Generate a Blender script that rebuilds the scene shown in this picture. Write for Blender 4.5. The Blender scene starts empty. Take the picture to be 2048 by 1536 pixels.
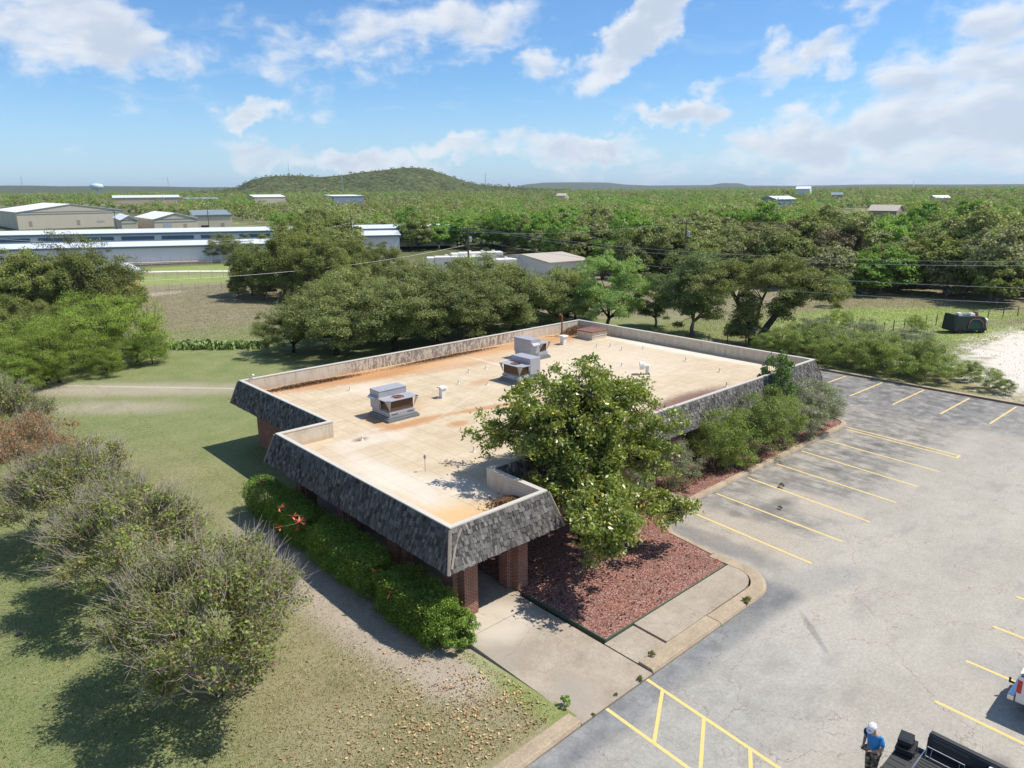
import bpy, math, random
import numpy as np
from mathutils import Matrix, Vector
R = math.radians
S = bpy.context.scene
COL = S.collection
rnd = random.Random(7)

# ------------------------------------------------------------------ camera
F_PX, PITCH, YAW, ROLL, CH = 1445.05, 0.263376, 0.834801, -0.0065075, 15.3
cp, sp, cy, sy = math.cos(PITCH), math.sin(PITCH), math.cos(YAW), math.sin(YAW)
cF = Vector((cy*cp, sy*cp, -sp)); cR0 = Vector((sy, -cy, 0)); cU0 = cR0.cross(cF)
cR = cR0*math.cos(ROLL)+cU0*math.sin(ROLL); cU = -cR0*math.sin(ROLL)+cU0*math.cos(ROLL)
cam = bpy.data.objects.new('camera', bpy.data.cameras.new('camera')); COL.objects.link(cam)
cam.data.sensor_width = 36; cam.data.lens = 36*F_PX/2048; cam.data.clip_end = 40000; cam.data.clip_start = .1
M = Matrix((cR, cU, -cF)).transposed().to_4x4(); M.translation = (0, 0, CH); cam.matrix_world = M
S.camera = cam
def at(px, py, z=0.0):
    d = cR*((px-1024)/F_PX)-cU*((py-768)/F_PX)+cF
    t = (z-CH)/d.z
    return Vector((d.x*t, d.y*t, z))
# ------------------------------------------------------------------ light
SUN = Vector((.50, -.37, 1)).normalized()
EL = math.asin(SUN.z); ROT = math.atan2(SUN.x, SUN.y)
sl = bpy.data.lights.new('sun', 'SUN'); sl.energy = 4.6; sl.angle = R(.53); sl.color = (1, .95, .87)
so = bpy.data.objects.new('sun', sl); COL.objects.link(so); so.rotation_euler = SUN.to_track_quat('Z', 'Y').to_euler(); so.location = (0, 0, 80)
S.view_settings.view_transform = 'Standard'; S.view_settings.look = 'None'
S.view_settings.exposure = 0.30; S.view_settings.gamma = 1; S.view_settings.use_curve_mapping = False
S.cycles.max_bounces = 6; S.cycles.diffuse_bounces = 3; S.cycles.glossy_bounces = 2; S.cycles.transmission_bounces = 3
S.cycles.transparent_max_bounces = 6; S.cycles.volume_bounces = 0; S.cycles.use_denoising = True
try: S.cycles.denoiser = 'OPENIMAGEDENOISE'
except Exception: pass

# ------------------------------------------------------------------ node helper
class NT:
    def __init__(s, tree): s.t = tree; s.N = tree.nodes; s.L = tree.links
    def put(s, sock, v):
        if isinstance(v, bpy.types.NodeSocket): s.L.new(v, sock)
        elif v is not None:
            if sock.type == 'RGBA' and len(v) == 3: v = (*v, 1)
            sock.default_value = v
    def m(s, op, a, b=None, c=None, clamp=False):
        n = s.N.new('ShaderNodeMath'); n.operation = op; n.use_clamp = clamp
        for i, v in enumerate((a, b, c)):
            if v is not None: s.put(n.inputs[i], v)
        return n.outputs[0]
    def v(s, op, a, b=None):
        n = s.N.new('ShaderNodeVectorMath'); n.operation = op; s.put(n.inputs[0], a)
        if b is not None: s.put(n.inputs[3] if op == 'SCALE' else n.inputs[1], b)
        return n.outputs['Value' if op in ('LENGTH', 'DOT_PRODUCT', 'DISTANCE') else 'Vector']
    def mr(s, x, a, b, c=0., d=1., kind='SMOOTHSTEP'):
        n = s.N.new('ShaderNodeMapRange'); n.interpolation_type = kind
        for i, q in enumerate((x, a, b, c, d)): s.put(n.inputs[i], q)
        return n.outputs[0]
    def mix(s, f, a, b, mode='MIX'):
        n = s.N.new('ShaderNodeMix'); n.data_type = 'RGBA'; n.blend_type = mode
        s.put(n.inputs[0], f); s.put(n.inputs[6], a); s.put(n.inputs[7], b); return n.outputs[2]
    def noise(s, vec, sc, det=4., rough=.6, dist=0., col=False):
        n = s.N.new('ShaderNodeTexNoise'); s.put(n.inputs['Vector'], vec)
        n.inputs['Scale'].default_value = sc; n.inputs['Detail'].default_value = det
        n.inputs['Roughness'].default_value = rough; n.inputs['Distortion'].default_value = dist
        return n.outputs['Color' if col else 'Fac']
    def vor(s, vec, sc, feat='F1', out='Distance', rand=1.):
        n = s.N.new('ShaderNodeTexVoronoi'); n.feature = feat; s.put(n.inputs['Vector'], vec)
        n.inputs['Scale'].default_value = sc; n.inputs['Randomness'].default_value = rand; return n.outputs[out]
    def ramp(s, f, stops):
        n = s.N.new('ShaderNodeValToRGB'); s.put(n.inputs[0], f); e = n.color_ramp.elements
        while len(e) < len(stops): e.new(.5)
        for i, (p, c) in enumerate(stops): e[i].position = p; e[i].color = (*c, 1)
        return n.outputs[0]
    def pos(s): return s.N.new('ShaderNodeNewGeometry').outputs['Position']
    def obj(s): return s.N.new('ShaderNodeTexCoord').outputs['Object']
    def island(s): return s.N.new('ShaderNodeNewGeometry').outputs['Random Per Island']
    def orand(s): return s.N.new('ShaderNodeObjectInfo').outputs['Random']
    def sep(s, vec): n = s.N.new('ShaderNodeSeparateXYZ'); s.put(n.inputs[0], vec); return n.outputs
    def com(s, x, y, z):
        n = s.N.new('ShaderNodeCombineXYZ')
        for i, q in enumerate((x, y, z)): s.put(n.inputs[i], q)
        return n.outputs[0]
    def blob(s, P, cx, cy, rx, ry, ang=0., wob=None, lo=1.25, hi=.55):
        q = s.v('SUBTRACT', P, (cx, cy, 0)); n = s.N.new('ShaderNodeVectorRotate'); n.rotation_type = 'Z_AXIS'
        s.put(n.inputs['Vector'], q); n.inputs['Angle'].default_value = -ang
        q = s.v('MULTIPLY', n.outputs[0], (1/rx, 1/ry, 0)); d = s.v('LENGTH', q)
        if wob is not None: d = s.m('ADD', d, wob)
        return s.mr(d, lo, hi)
    def bump(s, h, st=.5, dist=.02):
        n = s.N.new('ShaderNodeBump'); n.inputs['Strength'].default_value = st; n.inputs['Distance'].default_value = dist
        s.put(n.inputs['Height'], h); return n.outputs[0]
def newmat(name):
    m = bpy.data.materials.new(name); m.use_nodes = True; t = NT(m.node_tree)
    b = m.node_tree.nodes['Principled BSDF']; return m, t, b
def finish(t, b, col, rough=.85, metal=0., nrm=None, spec=.3):
    t.put(b.inputs['Base Color'], col); t.put(b.inputs['Roughness'], rough); t.put(b.inputs['Metallic'], metal)
    b.inputs['Specular IOR Level'].default_value = spec
    if nrm is not None: t.L.new(nrm, b.inputs['Normal'])
def simple(name, col, rough=.7, metal=0., var=.18, sc=3., spec=.3, bump=0., coat=0.):
    m, t, b = newmat(name); P = t.obj()
    f = t.noise(P, sc, 5, .65); g = t.noise(P, sc*9, 3, .6)
    k = t.m('MULTIPLY_ADD', t.m('ADD', f, g), var*2, 1-var*2)
    c = t.mix(1., tuple(col), t.com(k, k, k), 'MULTIPLY')
    finish(t, b, c, rough, metal, t.bump(g, bump, .01) if bump else None, spec)
    if coat: b.inputs['Coat Weight'].default_value = coat; b.inputs['Coat Roughness'].default_value = .08
    return m
def leafmat(name, c1, c2, c3=None, f3=.1, trans=.3, rough=.55, spec=.3, var=.35):
    m, t, b = newmat(name); r = t.island(); P = t.obj(); o = t.orand()
    n1 = t.noise(P, .9, 2, .5)
    c = t.mix(t.m('MULTIPLY_ADD', n1, .8, t.m('MULTIPLY_ADD', r, .5, -.25), clamp=True), tuple(c1), tuple(c2))
    if c3: c = t.mix(t.mr(t.m('FRACT', t.m('MULTIPLY', r, 37.3)), 1-f3-.02, 1-f3+.02), c, tuple(c3))
    k = t.m('MULTIPLY_ADD', t.m('FRACT', t.m('MULTIPLY', r, 91.7)), var*2, 1-var)
    c = t.mix(1., c, t.com(k, k, k), 'MULTIPLY')
    k2 = t.m('MULTIPLY_ADD', o, .36, .82); c = t.mix(1., c, t.com(k2, k2, t.m('MULTIPLY', k2, .95)), 'MULTIPLY')
    finish(t, b, c, rough, 0, None, spec)
    tr = t.N.new('ShaderNodeBsdfTranslucent'); t.L.new(t.mix(1., c, (1.25, 1.2, .6), 'MULTIPLY'), tr.inputs[0])
    mx = t.N.new('ShaderNodeMixShader'); mx.inputs[0].default_value = trans
    t.L.new(b.outputs[0], mx.inputs[1]); t.L.new(tr.outputs[0], mx.inputs[2])
    t.L.new(mx.outputs[0], m.node_tree.nodes['Material Output'].inputs[0]); return m

# ------------------------------------------------------------------ mesh helper
def tag(o, label=None, cat=None, group=None, kind=None):
    if label: o['label'] = label
    if cat: o['category'] = cat
    if group: o['group'] = group
    if kind: o['kind'] = kind
    return o
def link(o, parent=None):
    COL.objects.link(o)
    if parent is not None: o.parent = parent
    return o
def empty(name, loc, rz=0., **k):
    o = bpy.data.objects.new(name, None); o.location = loc; o.rotation_euler = (0, 0, rz); o.empty_display_size = .3
    link(o); tag(o, **k); return o
class MB:
    def __init__(s): s.v = []; s.f = []
    def add(s, vs, fs):
        n = len(s.v); s.v += [tuple(v) for v in vs]; s.f += [tuple(i+n for i in f) for f in fs]; return s
    def box(s, x0, x1, y0, y1, z0, z1, M=None, taper=0.):
        t = taper
        vs = [(x0, y0, z0), (x1, y0, z0), (x1, y1, z0), (x0, y1, z0), (x0+t, y0+t, z1), (x1-t, y0+t, z1), (x1-t, y1-t, z1), (x0+t, y1-t, z1)]
        if M is not None: vs = [M @ Vector(v) for v in vs]
        return s.add(vs, [(0, 3, 2, 1), (4, 5, 6, 7), (0, 1, 5, 4), (1, 2, 6, 5), (2, 3, 7, 6), (3, 0, 4, 7)])
    def cbox(s, c, d, M=None):
        return s.box(c[0]-d[0]/2, c[0]+d[0]/2, c[1]-d[1]/2, c[1]+d[1]/2, c[2]-d[2]/2, c[2]+d[2]/2, M)
    def tube(s, pts, rad, n=6, caps=True):
        pts = [Vector(p) for p in pts]; rad = rad if hasattr(rad, '__len__') else [rad]*len(pts)
        vs = []; u = None
        for i, p in enumerate(pts):
            d = (pts[min(i+1, len(pts)-1)]-pts[max(i-1, 0)])
            if d.length < 1e-9: d = Vector((0, 0, 1))
            d.normalize()
            if u is None: u = d.cross(Vector((0, 0, 1)) if abs(d.z) < .9 else Vector((1, 0, 0)))
            u = (u-d*u.dot(d)).normalized(); w = d.cross(u)
            for k in range(n):
                a = 2*math.pi*k/n; vs.append(p+(u*math.cos(a)+w*math.sin(a))*rad[i])
        fs = []
        for i in range(len(pts)-1):
            for k in range(n):
                a = i*n+k; b = i*n+(k+1) % n; fs.append((a, b, b+n, a+n))
        if caps: fs.append(tuple(range(n))[::-1]); fs.append(tuple(range(len(vs)-n, len(vs))))
        return s.add(vs, fs)
    def prism(s, poly, z0, z1):
        n = len(poly); vs = [(p[0], p[1], z0) for p in poly]+[(p[0], p[1], z1) for p in poly]
        return s.add(vs, [tuple(range(n))[::-1], tuple(range(n, 2*n))]+[(i, (i+1) % n, (i+1) % n+n, i+n) for i in range(n)])
    def lathe(s, prof, n=16, c=(0, 0, 0), M=None):
        vs = []
        for r, z in prof:
            for k in range(n):
                a = 2*math.pi*k/n; q = Vector((c[0]+r*math.cos(a), c[1]+r*math.sin(a), c[2]+z)); vs.append(M @ q if M is not None else q)
        fs = [(i*n+k, i*n+(k+1) % n, (i+1)*n+(k+1) % n, (i+1)*n+k) for i in range(len(prof)-1) for k in range(n)]
        fs += [tuple(range(n))[::-1], tuple(range(len(vs)-n, len(vs)))]
        return s.add(vs, fs)
    def build(s, name, mat, parent=None, smooth=False, bevel=0., **k):
        me = bpy.data.meshes.new(name); me.from_pydata(s.v, [], s.f); me.materials.append(mat)
        if smooth: me.shade_smooth()
        o = bpy.data.objects.new(name, me); link(o, parent)
        if bevel:
            b = o.modifiers.new('b', 'BEVEL'); b.width = bevel; b.segments = 2; b.limit_method = 'ANGLE'
        tag(o, **k); return o
def npmesh(name, V, nper, mat):
    """V: (n*nper,3) array, faces of nper consecutive vertices"""
    me = bpy.data.meshes.new(name); n = len(V)//nper
    me.vertices.add(len(V)); me.vertices.foreach_set('co', V.astype(np.float32).ravel())
    me.loops.add(len(V)); me.loops.foreach_set('vertex_index', np.arange(len(V), dtype=np.int32))
    me.polygons.add(n); me.polygons.foreach_set('loop_start', np.arange(0, len(V), nper, dtype=np.int32))
    me.polygons.foreach_set('loop_total', np.full(n, nper, np.int32))
    me.materials.append(mat); me.update(calc_edges=True); return me
def unit(a): return a/np.maximum(np.linalg.norm(a, axis=1, keepdims=True), 1e-9)
def leafquads(P, size, rng, asp=.5, up=.35, out=None, hang=0.):
    n = len(P); N = rng.normal(size=(n, 3)); N[:, 2] += up*2
    if out is not None: N += out*1.2
    N = unit(N); U = np.cross(N, rng.normal(size=(n, 3))); U[:, 2] -= hang; U = unit(U); W = unit(np.cross(N, U))
    s = (size*rng.uniform(.6, 1.3, n))[:, None]
    U = U*s*.5; W = W*s*asp*.5
    V = np.empty((n, 4, 3)); V[:, 0] = P-U; V[:, 1] = P+W-U*.1; V[:, 2] = P+U; V[:, 3] = P-W-U*.1
    return V.reshape(-1, 3)

# ------------------------------------------------------------------ trees
def crown_points(rng, R_, H_, n_cl, lpc, cr, low=-.55, lob=.28, shell=.55, flat=.75, hollow=0.):
    """clump centres inside a lumpy ellipsoid + leaf points. centre at origin; returns centres, points, outdirs"""
    ph = rng.uniform(0, 6.28, 6); C = []
    while len(C) < n_cl:
        d = rng.normal(size=3); d /= np.linalg.norm(d)
        if d[2] < low: continue
        r = shell+(1-shell)*rng.random()**.6
        a = math.atan2(d[1], d[0])
        k = 1+lob*(.5*math.sin(2*a+ph[0])+.4*math.sin(3*a+ph[1]+2*d[2])+.35*math.sin(5*a+ph[2]+3*d[2])+.3*math.sin(4*d[2]+ph[3]))
        C.append((d[0]*R_*r*k, d[1]*R_*r*k, d[2]*H_*r*(.5+.5*k)))
    C = np.array(C); rad = cr*rng.uniform(.6, 1.35, n_cl)
    idx = np.repeat(np.arange(n_cl), lpc); n = len(idx)
    D = unit(rng.normal(size=(n, 3))); D[:, 2] = np.where(D[:, 2] < -.3, -D[:, 2]*.6, D[:, 2])
    rr = rng.random(n)**.45
    P = C[idx]+D*(rad[idx]*rr)[:, None]*np.array([1, 1, flat])
    return C, P, D
def limbs(mb, rng, base, C, zoff, tr, fork=.35, nmain=5, twist=.25, sides=6, sub=True, stems=1, spread=.15):
    """trunk with forks to clump centres (world offset zoff for centres)"""
    base = Vector(base); Cz = [Vector((c[0], c[1], c[2]+zoff)) for c in C]
    top = Vector((rng.normal()*.15*zoff*.3, rng.normal()*.15*zoff*.3, zoff*fork))+base
    order = list(range(len(Cz))); rng.shuffle(order); mains = [Cz[i] for i in order[:nmain]]
    nodes = []
    if stems == 1: mb.tube([base-Vector((0, 0, .1)), base+(top-base)*.5+Vector((rng.normal()*tr*.5, rng.normal()*tr*.5, 0)), top], [tr*1.35, tr, tr*.85], sides+2)
    for mn in mains:
        s0 = top if stems == 1 else base+Vector((rng.normal()*spread, rng.normal()*spread, -.05))
        e = s0+(mn-s0)*.72
        m1 = s0+(e-s0)*.4+Vector((rng.normal(), rng.normal(), abs(rng.normal())*.6))*twist*(e-s0).length*.35
        m2 = s0+(e-s0)*.75+Vector((rng.normal(), rng.normal(), rng.normal()*.5))*twist*(e-s0).length*.25
        k = .62 if stems == 1 else .45
        mb.tube([s0, m1, m2, e], [tr*k, tr*k*.75, tr*k*.5, tr*k*.3], sides)
        nodes += [(m1, tr*k*.5), (m2, tr*k*.38), (e, tr*k*.28)]
    if sub:
        for c in Cz:
            nd = min(nodes, key=lambda q: (q[0]-c).length+max(0, q[0].z-c.z)*1.5)
            m = nd[0].lerp(c, .5)+Vector((rng.normal(), rng.normal(), rng.normal()))*twist*(c-nd[0]).length*.25
            mb.tube([nd[0], m, c], [nd[1]*.8, nd[1]*.5, .012], 4, False)
def tree_meshes(seed, R_, H_, zc, tr, leaf, bark, n_cl=60, lpc=250, cr=.9, ls=.16, asp=.5, fork=.35, nmain=5, low=-.5, lob=.28, shell=.5,
                flat=.75, stems=1, up=.35, twist=.25, twigs=0, twl=.5, hang=0., twr=.008):
    rng = np.random.default_rng(seed)
    C, P, D = crown_points(rng, R_, H_, n_cl, lpc, cr, low, lob, shell, flat)
    P[:, 2] += zc; kp = P[:, 2] > .08; P = P[kp]; D = D[kp]; O = unit(P-[0, 0, zc-H_*.25])*.6+D*.7
    cm = npmesh('crown', leafquads(P, ls, rng, asp, up, O, hang), 4, leaf)
    mb = MB(); limbs(mb, rng, (0, 0, 0), C, zc, tr, fork, nmain, twist, 6, True, stems)
    if twigs:
        ax = Vector((0, 0, zc-H_*1.2))
        for c in C:
            c = Vector((c[0], c[1], c[2]+zc))
            for k in range(twigs):
                d = ((c-ax).normalized()*1.2+Vector(rng.normal(size=3))*.45).normalized()
                s0 = c+Vector(rng.normal(size=3))*cr*.35-d*twl*.4
                mb.tube([s0, s0+d*twl*.55+Vector(rng.normal(size=3))*.04, s0+d*twl*rng.uniform(.8, 1.5)], [twr*1.6, twr, twr*.4], 3, False)
    me = bpy.data.meshes.new('trunk'); me.from_pydata(mb.v, [], mb.f); me.materials.append(bark); me.shade_smooth()
    return me, cm
def place_tree(name, meshes, loc, rz=0., sc=1., label=None, cat='tree', group=None, scz=None, lean=None):
    e = empty(name, loc, rz, label=label, cat=cat, group=group); e.scale = (sc, sc, scz or sc)
    if lean: e.rotation_euler = (lean[0], lean[1], rz)
    stem = 'trunk' if cat == 'tree' else 'stem'
    link(bpy.data.objects.new(stem, meshes[0]), e); link(bpy.data.objects.new('crown' if cat == 'tree' else 'foliage', meshes[1]), e)
    return e

# ------------------------------------------------------------------ sky
W = bpy.data.worlds.new('World'); S.world = W; W.use_nodes = True
t = NT(W.node_tree); bg = W.node_tree.nodes['Background']
sky = t.N.new('ShaderNodeTexSky'); sky.sky_type = 'NISHITA'; sky.sun_disc = False
sky.sun_elevation = EL; sky.sun_rotation = ROT; sky.altitude = 200; sky.air_density = 1.0; sky.dust_density = .5; sky.ozone_density = 3.
D = t.v('NORMALIZE', t.obj()); dx, dy, dz = t.sep(D)
azw = t.m('ARCTAN2', dy, dx)
az = t.m('MULTIPLY', t.m('SUBTRACT', azw, YAW), -57.2958); el = t.m('MULTIPLY', t.m('ARCSINE', dz), 57.2958)
sc_h = t.m('DIVIDE', 1.0, t.m('ADD', t.m('MAXIMUM', dz, 0.0), .16))
Pc = t.com(t.m('MULTIPLY', dx, sc_h), t.m('MULTIPLY', dy, sc_h), t.m('MULTIPLY', dz, 3.5))
wv = t.v('SCALE', t.v('SUBTRACT', t.noise(Pc, 2.2, 3, .5, col=True), (.5, .5, .5)), .45)
Pw = t.v('ADD', Pc, wv)
Pn = t.com(t.m('MULTIPLY', az, .105), t.m('MULTIPLY', t.m('ADD', el, t.m('MULTIPLY', az, -.06)), .21), 0.); Pn = t.v('ADD', Pn, t.v('SCALE', t.v('SUBTRACT', t.noise(Pn, 1.3, 3, .5, col=True), (.5, .5, .5)), .5))
n1 = t.noise(Pn, 1.5, 9, .56); n2 = t.noise(t.v('ADD', Pn, (-.05, .12, 0)), 1.5, 5, .5)
w1 = t.m('MULTIPLY_ADD', t.noise(t.com(az, el, 0.), .13, 5, .6), 16., -8.); w2 = t.m('MULTIPLY_ADD', t.noise(t.com(az, el, 9.), .15, 5, .6), 9., -4.5)
Pa = t.com(t.m('ADD', az, w1), t.m('ADD', el, w2), 0.)
dens = None
def pxdir(px, py):
    d = (cR*((px-1024)/F_PX)-cU*((py-768)/F_PX)+cF).normalized()
    return -math.degrees(math.atan2(d.y, d.x)-YAW), math.degrees(math.asin(d.z))
for px, py, rx, ry, a, k in [(130, 50, 10.5, 4.4, -14, 1.0), (590, 115, 8, 2.8, -14, .7), (900, 40, 12, 3.2, 4, .85), (1290, 50, 9, 2.5, 35, 1.1), (455, 225, 4.4, 1.7, 10, .95),
                          (1620, 115, 10, 1.9, 24, .85), (1990, 200, 13, 6.5, 12, 1.08), (1640, 270, 14, 2.9, 14, .95), (1310, 250, 6.5, 1.3, 8, .9), (1420, 185, 4.5, 1.1, 5, .7),
                          (680, 325, 9, 1.4, -5, 1.), (1180, 322, 9, 1.6, 0, 1.), (960, 310, 6, 1.2, 0, .85), (1850, 340, 14, 1.6, 4, .8), (1090, 125, 3.5, 1.5, 15, .75), (1800, 10, 6, 1.2, 0, .5), (70, 310, 6, .8, -10, .25), (1350, 362, 5, .5, 0, .5)]:
    a0, e0 = pxdir(px, py); b_ = t.m('MULTIPLY', t.blob(Pa, a0, e0, rx, ry, R(a), None, 1.45, .1), k)
    dens = b_ if dens is None else t.m('MAXIMUM', dens, b_)
# clouds elsewhere in the sky (behind and above the view)
oth = t.m('MULTIPLY', t.mr(t.noise(Pc, .9, 2, .5), .42, .62), t.m('MAXIMUM', t.mr(t.m('ABSOLUTE', az), 44., 62.), t.mr(el, 26., 40.)))
dens = t.m('MAXIMUM', dens, t.m('MULTIPLY', oth, .8))
th = t.m('SUBTRACT', n1, t.m('MULTIPLY_ADD', dens, -.42, .70))
cl = t.mr(th, -.04, .22); thick = t.mr(t.m('SUBTRACT', n2, t.m('MULTIPLY_ADD', dens, -.42, .70)), .06, .32)
ccol = t.mix(thick, (5.9, 6.1, 6.4), (4.1, 4.6, 5.4))
skc = t.mix(1., sky.outputs[0], (.58, .82, 1.03), 'MULTIPLY')
wisp = t.m('MULTIPLY', t.mr(t.noise(t.v('MULTIPLY', Pw, (1, 1, .5)), 4.5, 8, .65), .5, .8), .22)
skc = t.mix(wisp, skc, (5.2, 5.7, 6.2))
skc = t.mix(t.m('MULTIPLY', t.mr(el, 9., -1.), .5), skc, (4.2, 5.4, 6.9))
fin = t.mix(t.m('MULTIPLY', cl, .9), skc, ccol)
t.L.new(fin, bg.inputs[0]); bg.inputs[1].default_value = .122
W.cycles.sampling_method = 'MANUAL'; W.cycles.sample_map_resolution = 256

# ------------------------------------------------------------------ ground
def ss(x, a, b):
    q = min(1, max(0, (x-a)/(b-a))); return q*q*(3-2*q)
def gh(x, y):
    r = math.hypot(x, y)
    if y < 12.3 and x < 60.95 or (25.4 < x < 60.95 and y < 19.2) or (48.2 < x < 60.95 and y < 36): z = -.12
    elif x > 60.95: z = .04-.1*ss(x, 62, 75)-.15*ss(y, 24, 36)
    elif 13.7 < x < 25.4 and y < 23: z = -.12
    else: z = .05-.25*ss(y, 12.6, 21)
    if r > 70: z += .25*math.sin(x*.043)*math.sin(y*.051+1)*ss(r, 70, 120)
    return z+6.5*ss(r, 450, 1100)
def lin(a, b, st): return [a+i*st for i in range(int(round((b-a)/st)))]
xs = [-12000, -8000, -5000, -3000, -1800, -1100, -700, -450, -300, -200, -130, -90, -60]+lin(-45, 12, 1.5)+[13.69, 13.71]+lin(15, 24, 1.5)+[25.39, 25.41]+lin(26, 48, 2)+[48.19, 48.21]+lin(49, 60, 2)+[60.94, 60.96]+lin(62, 140, 3)+lin(140, 320, 15)+lin(320, 1000, 60)+[1050, 1300, 1700, 2400, 3500, 5000, 8000, 12000]
ys = [-12000, -8000, -5000, -3000, -1800, -1100, -700, -450, -300, -200, -120, -80, -50, -30, -15, -5, 0, 5, 10, 12.29, 12.31]+lin(13, 19, 1)+[19.19, 19.21]+lin(20, 35, 1.5)+[35.99, 36.01]+lin(38, 140, 3)+lin(140, 320, 15)+lin(320, 1000, 60)+[1050, 1300, 1700, 2400, 3500, 5000, 8000, 12000]
g = MB(); nx, ny = len(xs), len(ys)
g.add([(x, y, gh(x, y)) for y in ys for x in xs], [(j*nx+i, j*nx+i+1, (j+1)*nx+i+1, (j+1)*nx+i) for j in range(ny-1) for i in range(nx-1)])
m, t, b = newmat('ground'); P = t.pos(); X, Y, Z = t.sep(P); P2 = t.com(X, Y, 0.)
big = t.noise(P2, .06, 4, .6); mid = t.noise(P2, .45, 5, .65); fine = t.noise(P2, 5., 4, .7); vf = t.noise(P2, 26., 3, .7)
wob = t.m('MULTIPLY_ADD', mid, 1.1, -.55)
tex = t.m('ADD', t.m('MULTIPLY', fine, .5), t.m('MULTIPLY', vf, .5))
c = t.ramp(t.m('ADD', t.m('MULTIPLY', tex, .75), t.m('MULTIPLY', mid, .25)), [(.35, (.085, .125, .04)), (.46, (.165, .205, .075)), (.56, (.25, .25, .115)), (.7, (.38, .34, .2))])
c = t.mix(t.m('MULTIPLY', t.mr(big, .5, .7), .35), c, (.2, .225, .10))
drycol = t.ramp(t.m('ADD', t.m('MULTIPLY', tex, .7), t.m('MULTIPLY', mid, .3)), [(.32, (.13, .14, .05)), (.45, (.235, .205, .105)), (.6, (.37, .31, .19)), (.75, (.47, .40, .28))])
dirt = t.ramp(t.m('ADD', t.m('MULTIPLY', tex, .6), t.m('MULTIPLY', mid, .4)), [(.3, (.27, .215, .16)), (.55, (.44, .37, .29)), (.75, (.58, .5, .41))])
pale = t.ramp(tex, [(.3, (.42, .36, .28)), (.5, (.64, .58, .5)), (.7, (.8, .75, .67))])
field = t.ramp(t.m('ADD', t.m('MULTIPLY', t.noise(t.v('MULTIPLY', P2, (1, 1, 1)), 1.3, 6, .7), .6), t.m('MULTIPLY', mid, .4)), [(.3, (.14, .13, .07)), (.5, (.235, .205, .125)), (.68, (.33, .29, .2))])
grn = t.ramp(t.m('ADD', t.m('MULTIPLY', tex, .5), t.m('MULTIPLY', mid, .5)), [(.3, (.12, .17, .04)), (.5, (.24, .31, .085)), (.7, (.4, .42, .16))])
woods = t.mix(t.mr(t.noise(P2, .011, 4, .6), .5, .62), t.ramp(mid, [(.3, (.06, .07, .03)), (.6, (.13, .14, .06)), (.8, (.22, .19, .11))]), t.ramp(mid, [(.3, (.17, .19, .08)), (.6, (.28, .27, .14)), (.8, (.36, .31, .2))]))
def lay(c, m_, c2, k=1.): return t.mix(t.m('MULTIPLY', m_, k), c, c2)
rr = t.v('LENGTH', P2)
c = lay(c, t.mr(t.m('ADD', rr, t.m('MULTIPLY', wob, 25.)), 84., 96.), field)
c = lay(c, t.mr(t.m('ADD', rr, t.m('MULTIPLY', wob, 30.)), 150., 185.), woods)
q = at(330, 560); c = lay(c, t.blob(P2, q.x, q.y, 26, 9, R(-25), wob), grn, .8)
q = at(360, 540); c = lay(c, t.blob(P2, q.x+5, q.y, 32, 9, R(-25), wob), grn, .8)
c = lay(c, t.blob(P2, 10.4, 15.2, 5.2, 4.8, 0, wob, 1.5, .5), drycol, .95)
c = lay(c, t.blob(P2, 9.5, 20.5, 3.5, 4.2, 0, wob, 1.5, .5), drycol, .8)
c = lay(c, t.blob(P2, 11.9, 24, 1.7, 9.5, 0, t.m('MULTIPLY', wob, .6)), dirt, .95)
c = lay(c, t.blob(P2, 12.6, 16.6, 1.6, 1.9, 0, wob), dirt, 1.)
c = lay(c, t.blob(P2, 9.5, 40, 5, 9, 0, wob, 1.5, .4), drycol, .4)
q = at(240, 775); c = lay(c, t.blob(P2, q.x, q.y, 15, 2.4, R(-42), t.m('MULTIPLY', wob, 1.8), 1.3, .3), dirt, .75)
q = at(220, 810); c = lay(c, t.blob(P2, q.x, q.y, 7, 2.0, R(-42), t.m('MULTIPLY', wob, 1.6), 1.3, .3), dirt, .6)
q = at(330, 770); c = lay(c, t.blob(P2, q.x, q.y, 13, .22, R(-47), t.m('MULTIPLY', wob, .9)), pale, .35)
c = lay(c, t.blob(P2, 82, 33, 17, 10, R(-25), wob), grn, .55)
c = lay(c, t.blob(P2, 96, 33, 17, 7, R(-35), wob), grn, 1.)
c = lay(c, t.blob(P2, 92, 20, 12, 5, R(-35), wob), grn, .8)
c = lay(c, t.blob(P2, 70, 36, 8, 7, 0, wob), drycol, .45)
c = lay(c, t.blob(P2, 63.5, 12, 3, 12, 0, wob), drycol, .8)
c = lay(c, t.blob(P2, 84, 9.5, 23, 12.5, R(4), wob, 1.15, .8), pale)
q = at(1700, 432); c = lay(c, t.blob(P2, q.x, q.y, 75, 45, 0, wob), dirt, 1.)
q = at(310, 588); c = lay(c, t.blob(P2, q.x, q.y, 5, 2.2, 0, wob), dirt, .9)
c = lay(c, t.blob(P2, 13.25, 13.8, .55, 4.2, 0, t.m('MULTIPLY', wob, .7)), grn, .55)
nr = t.bump(t.m('ADD', t.m('MULTIPLY', fine, .5), vf), .7, .06)
finish(t, b, c, .95, 0, nr, .1)
tag(g.build('ground', m), kind='structure')

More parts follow.
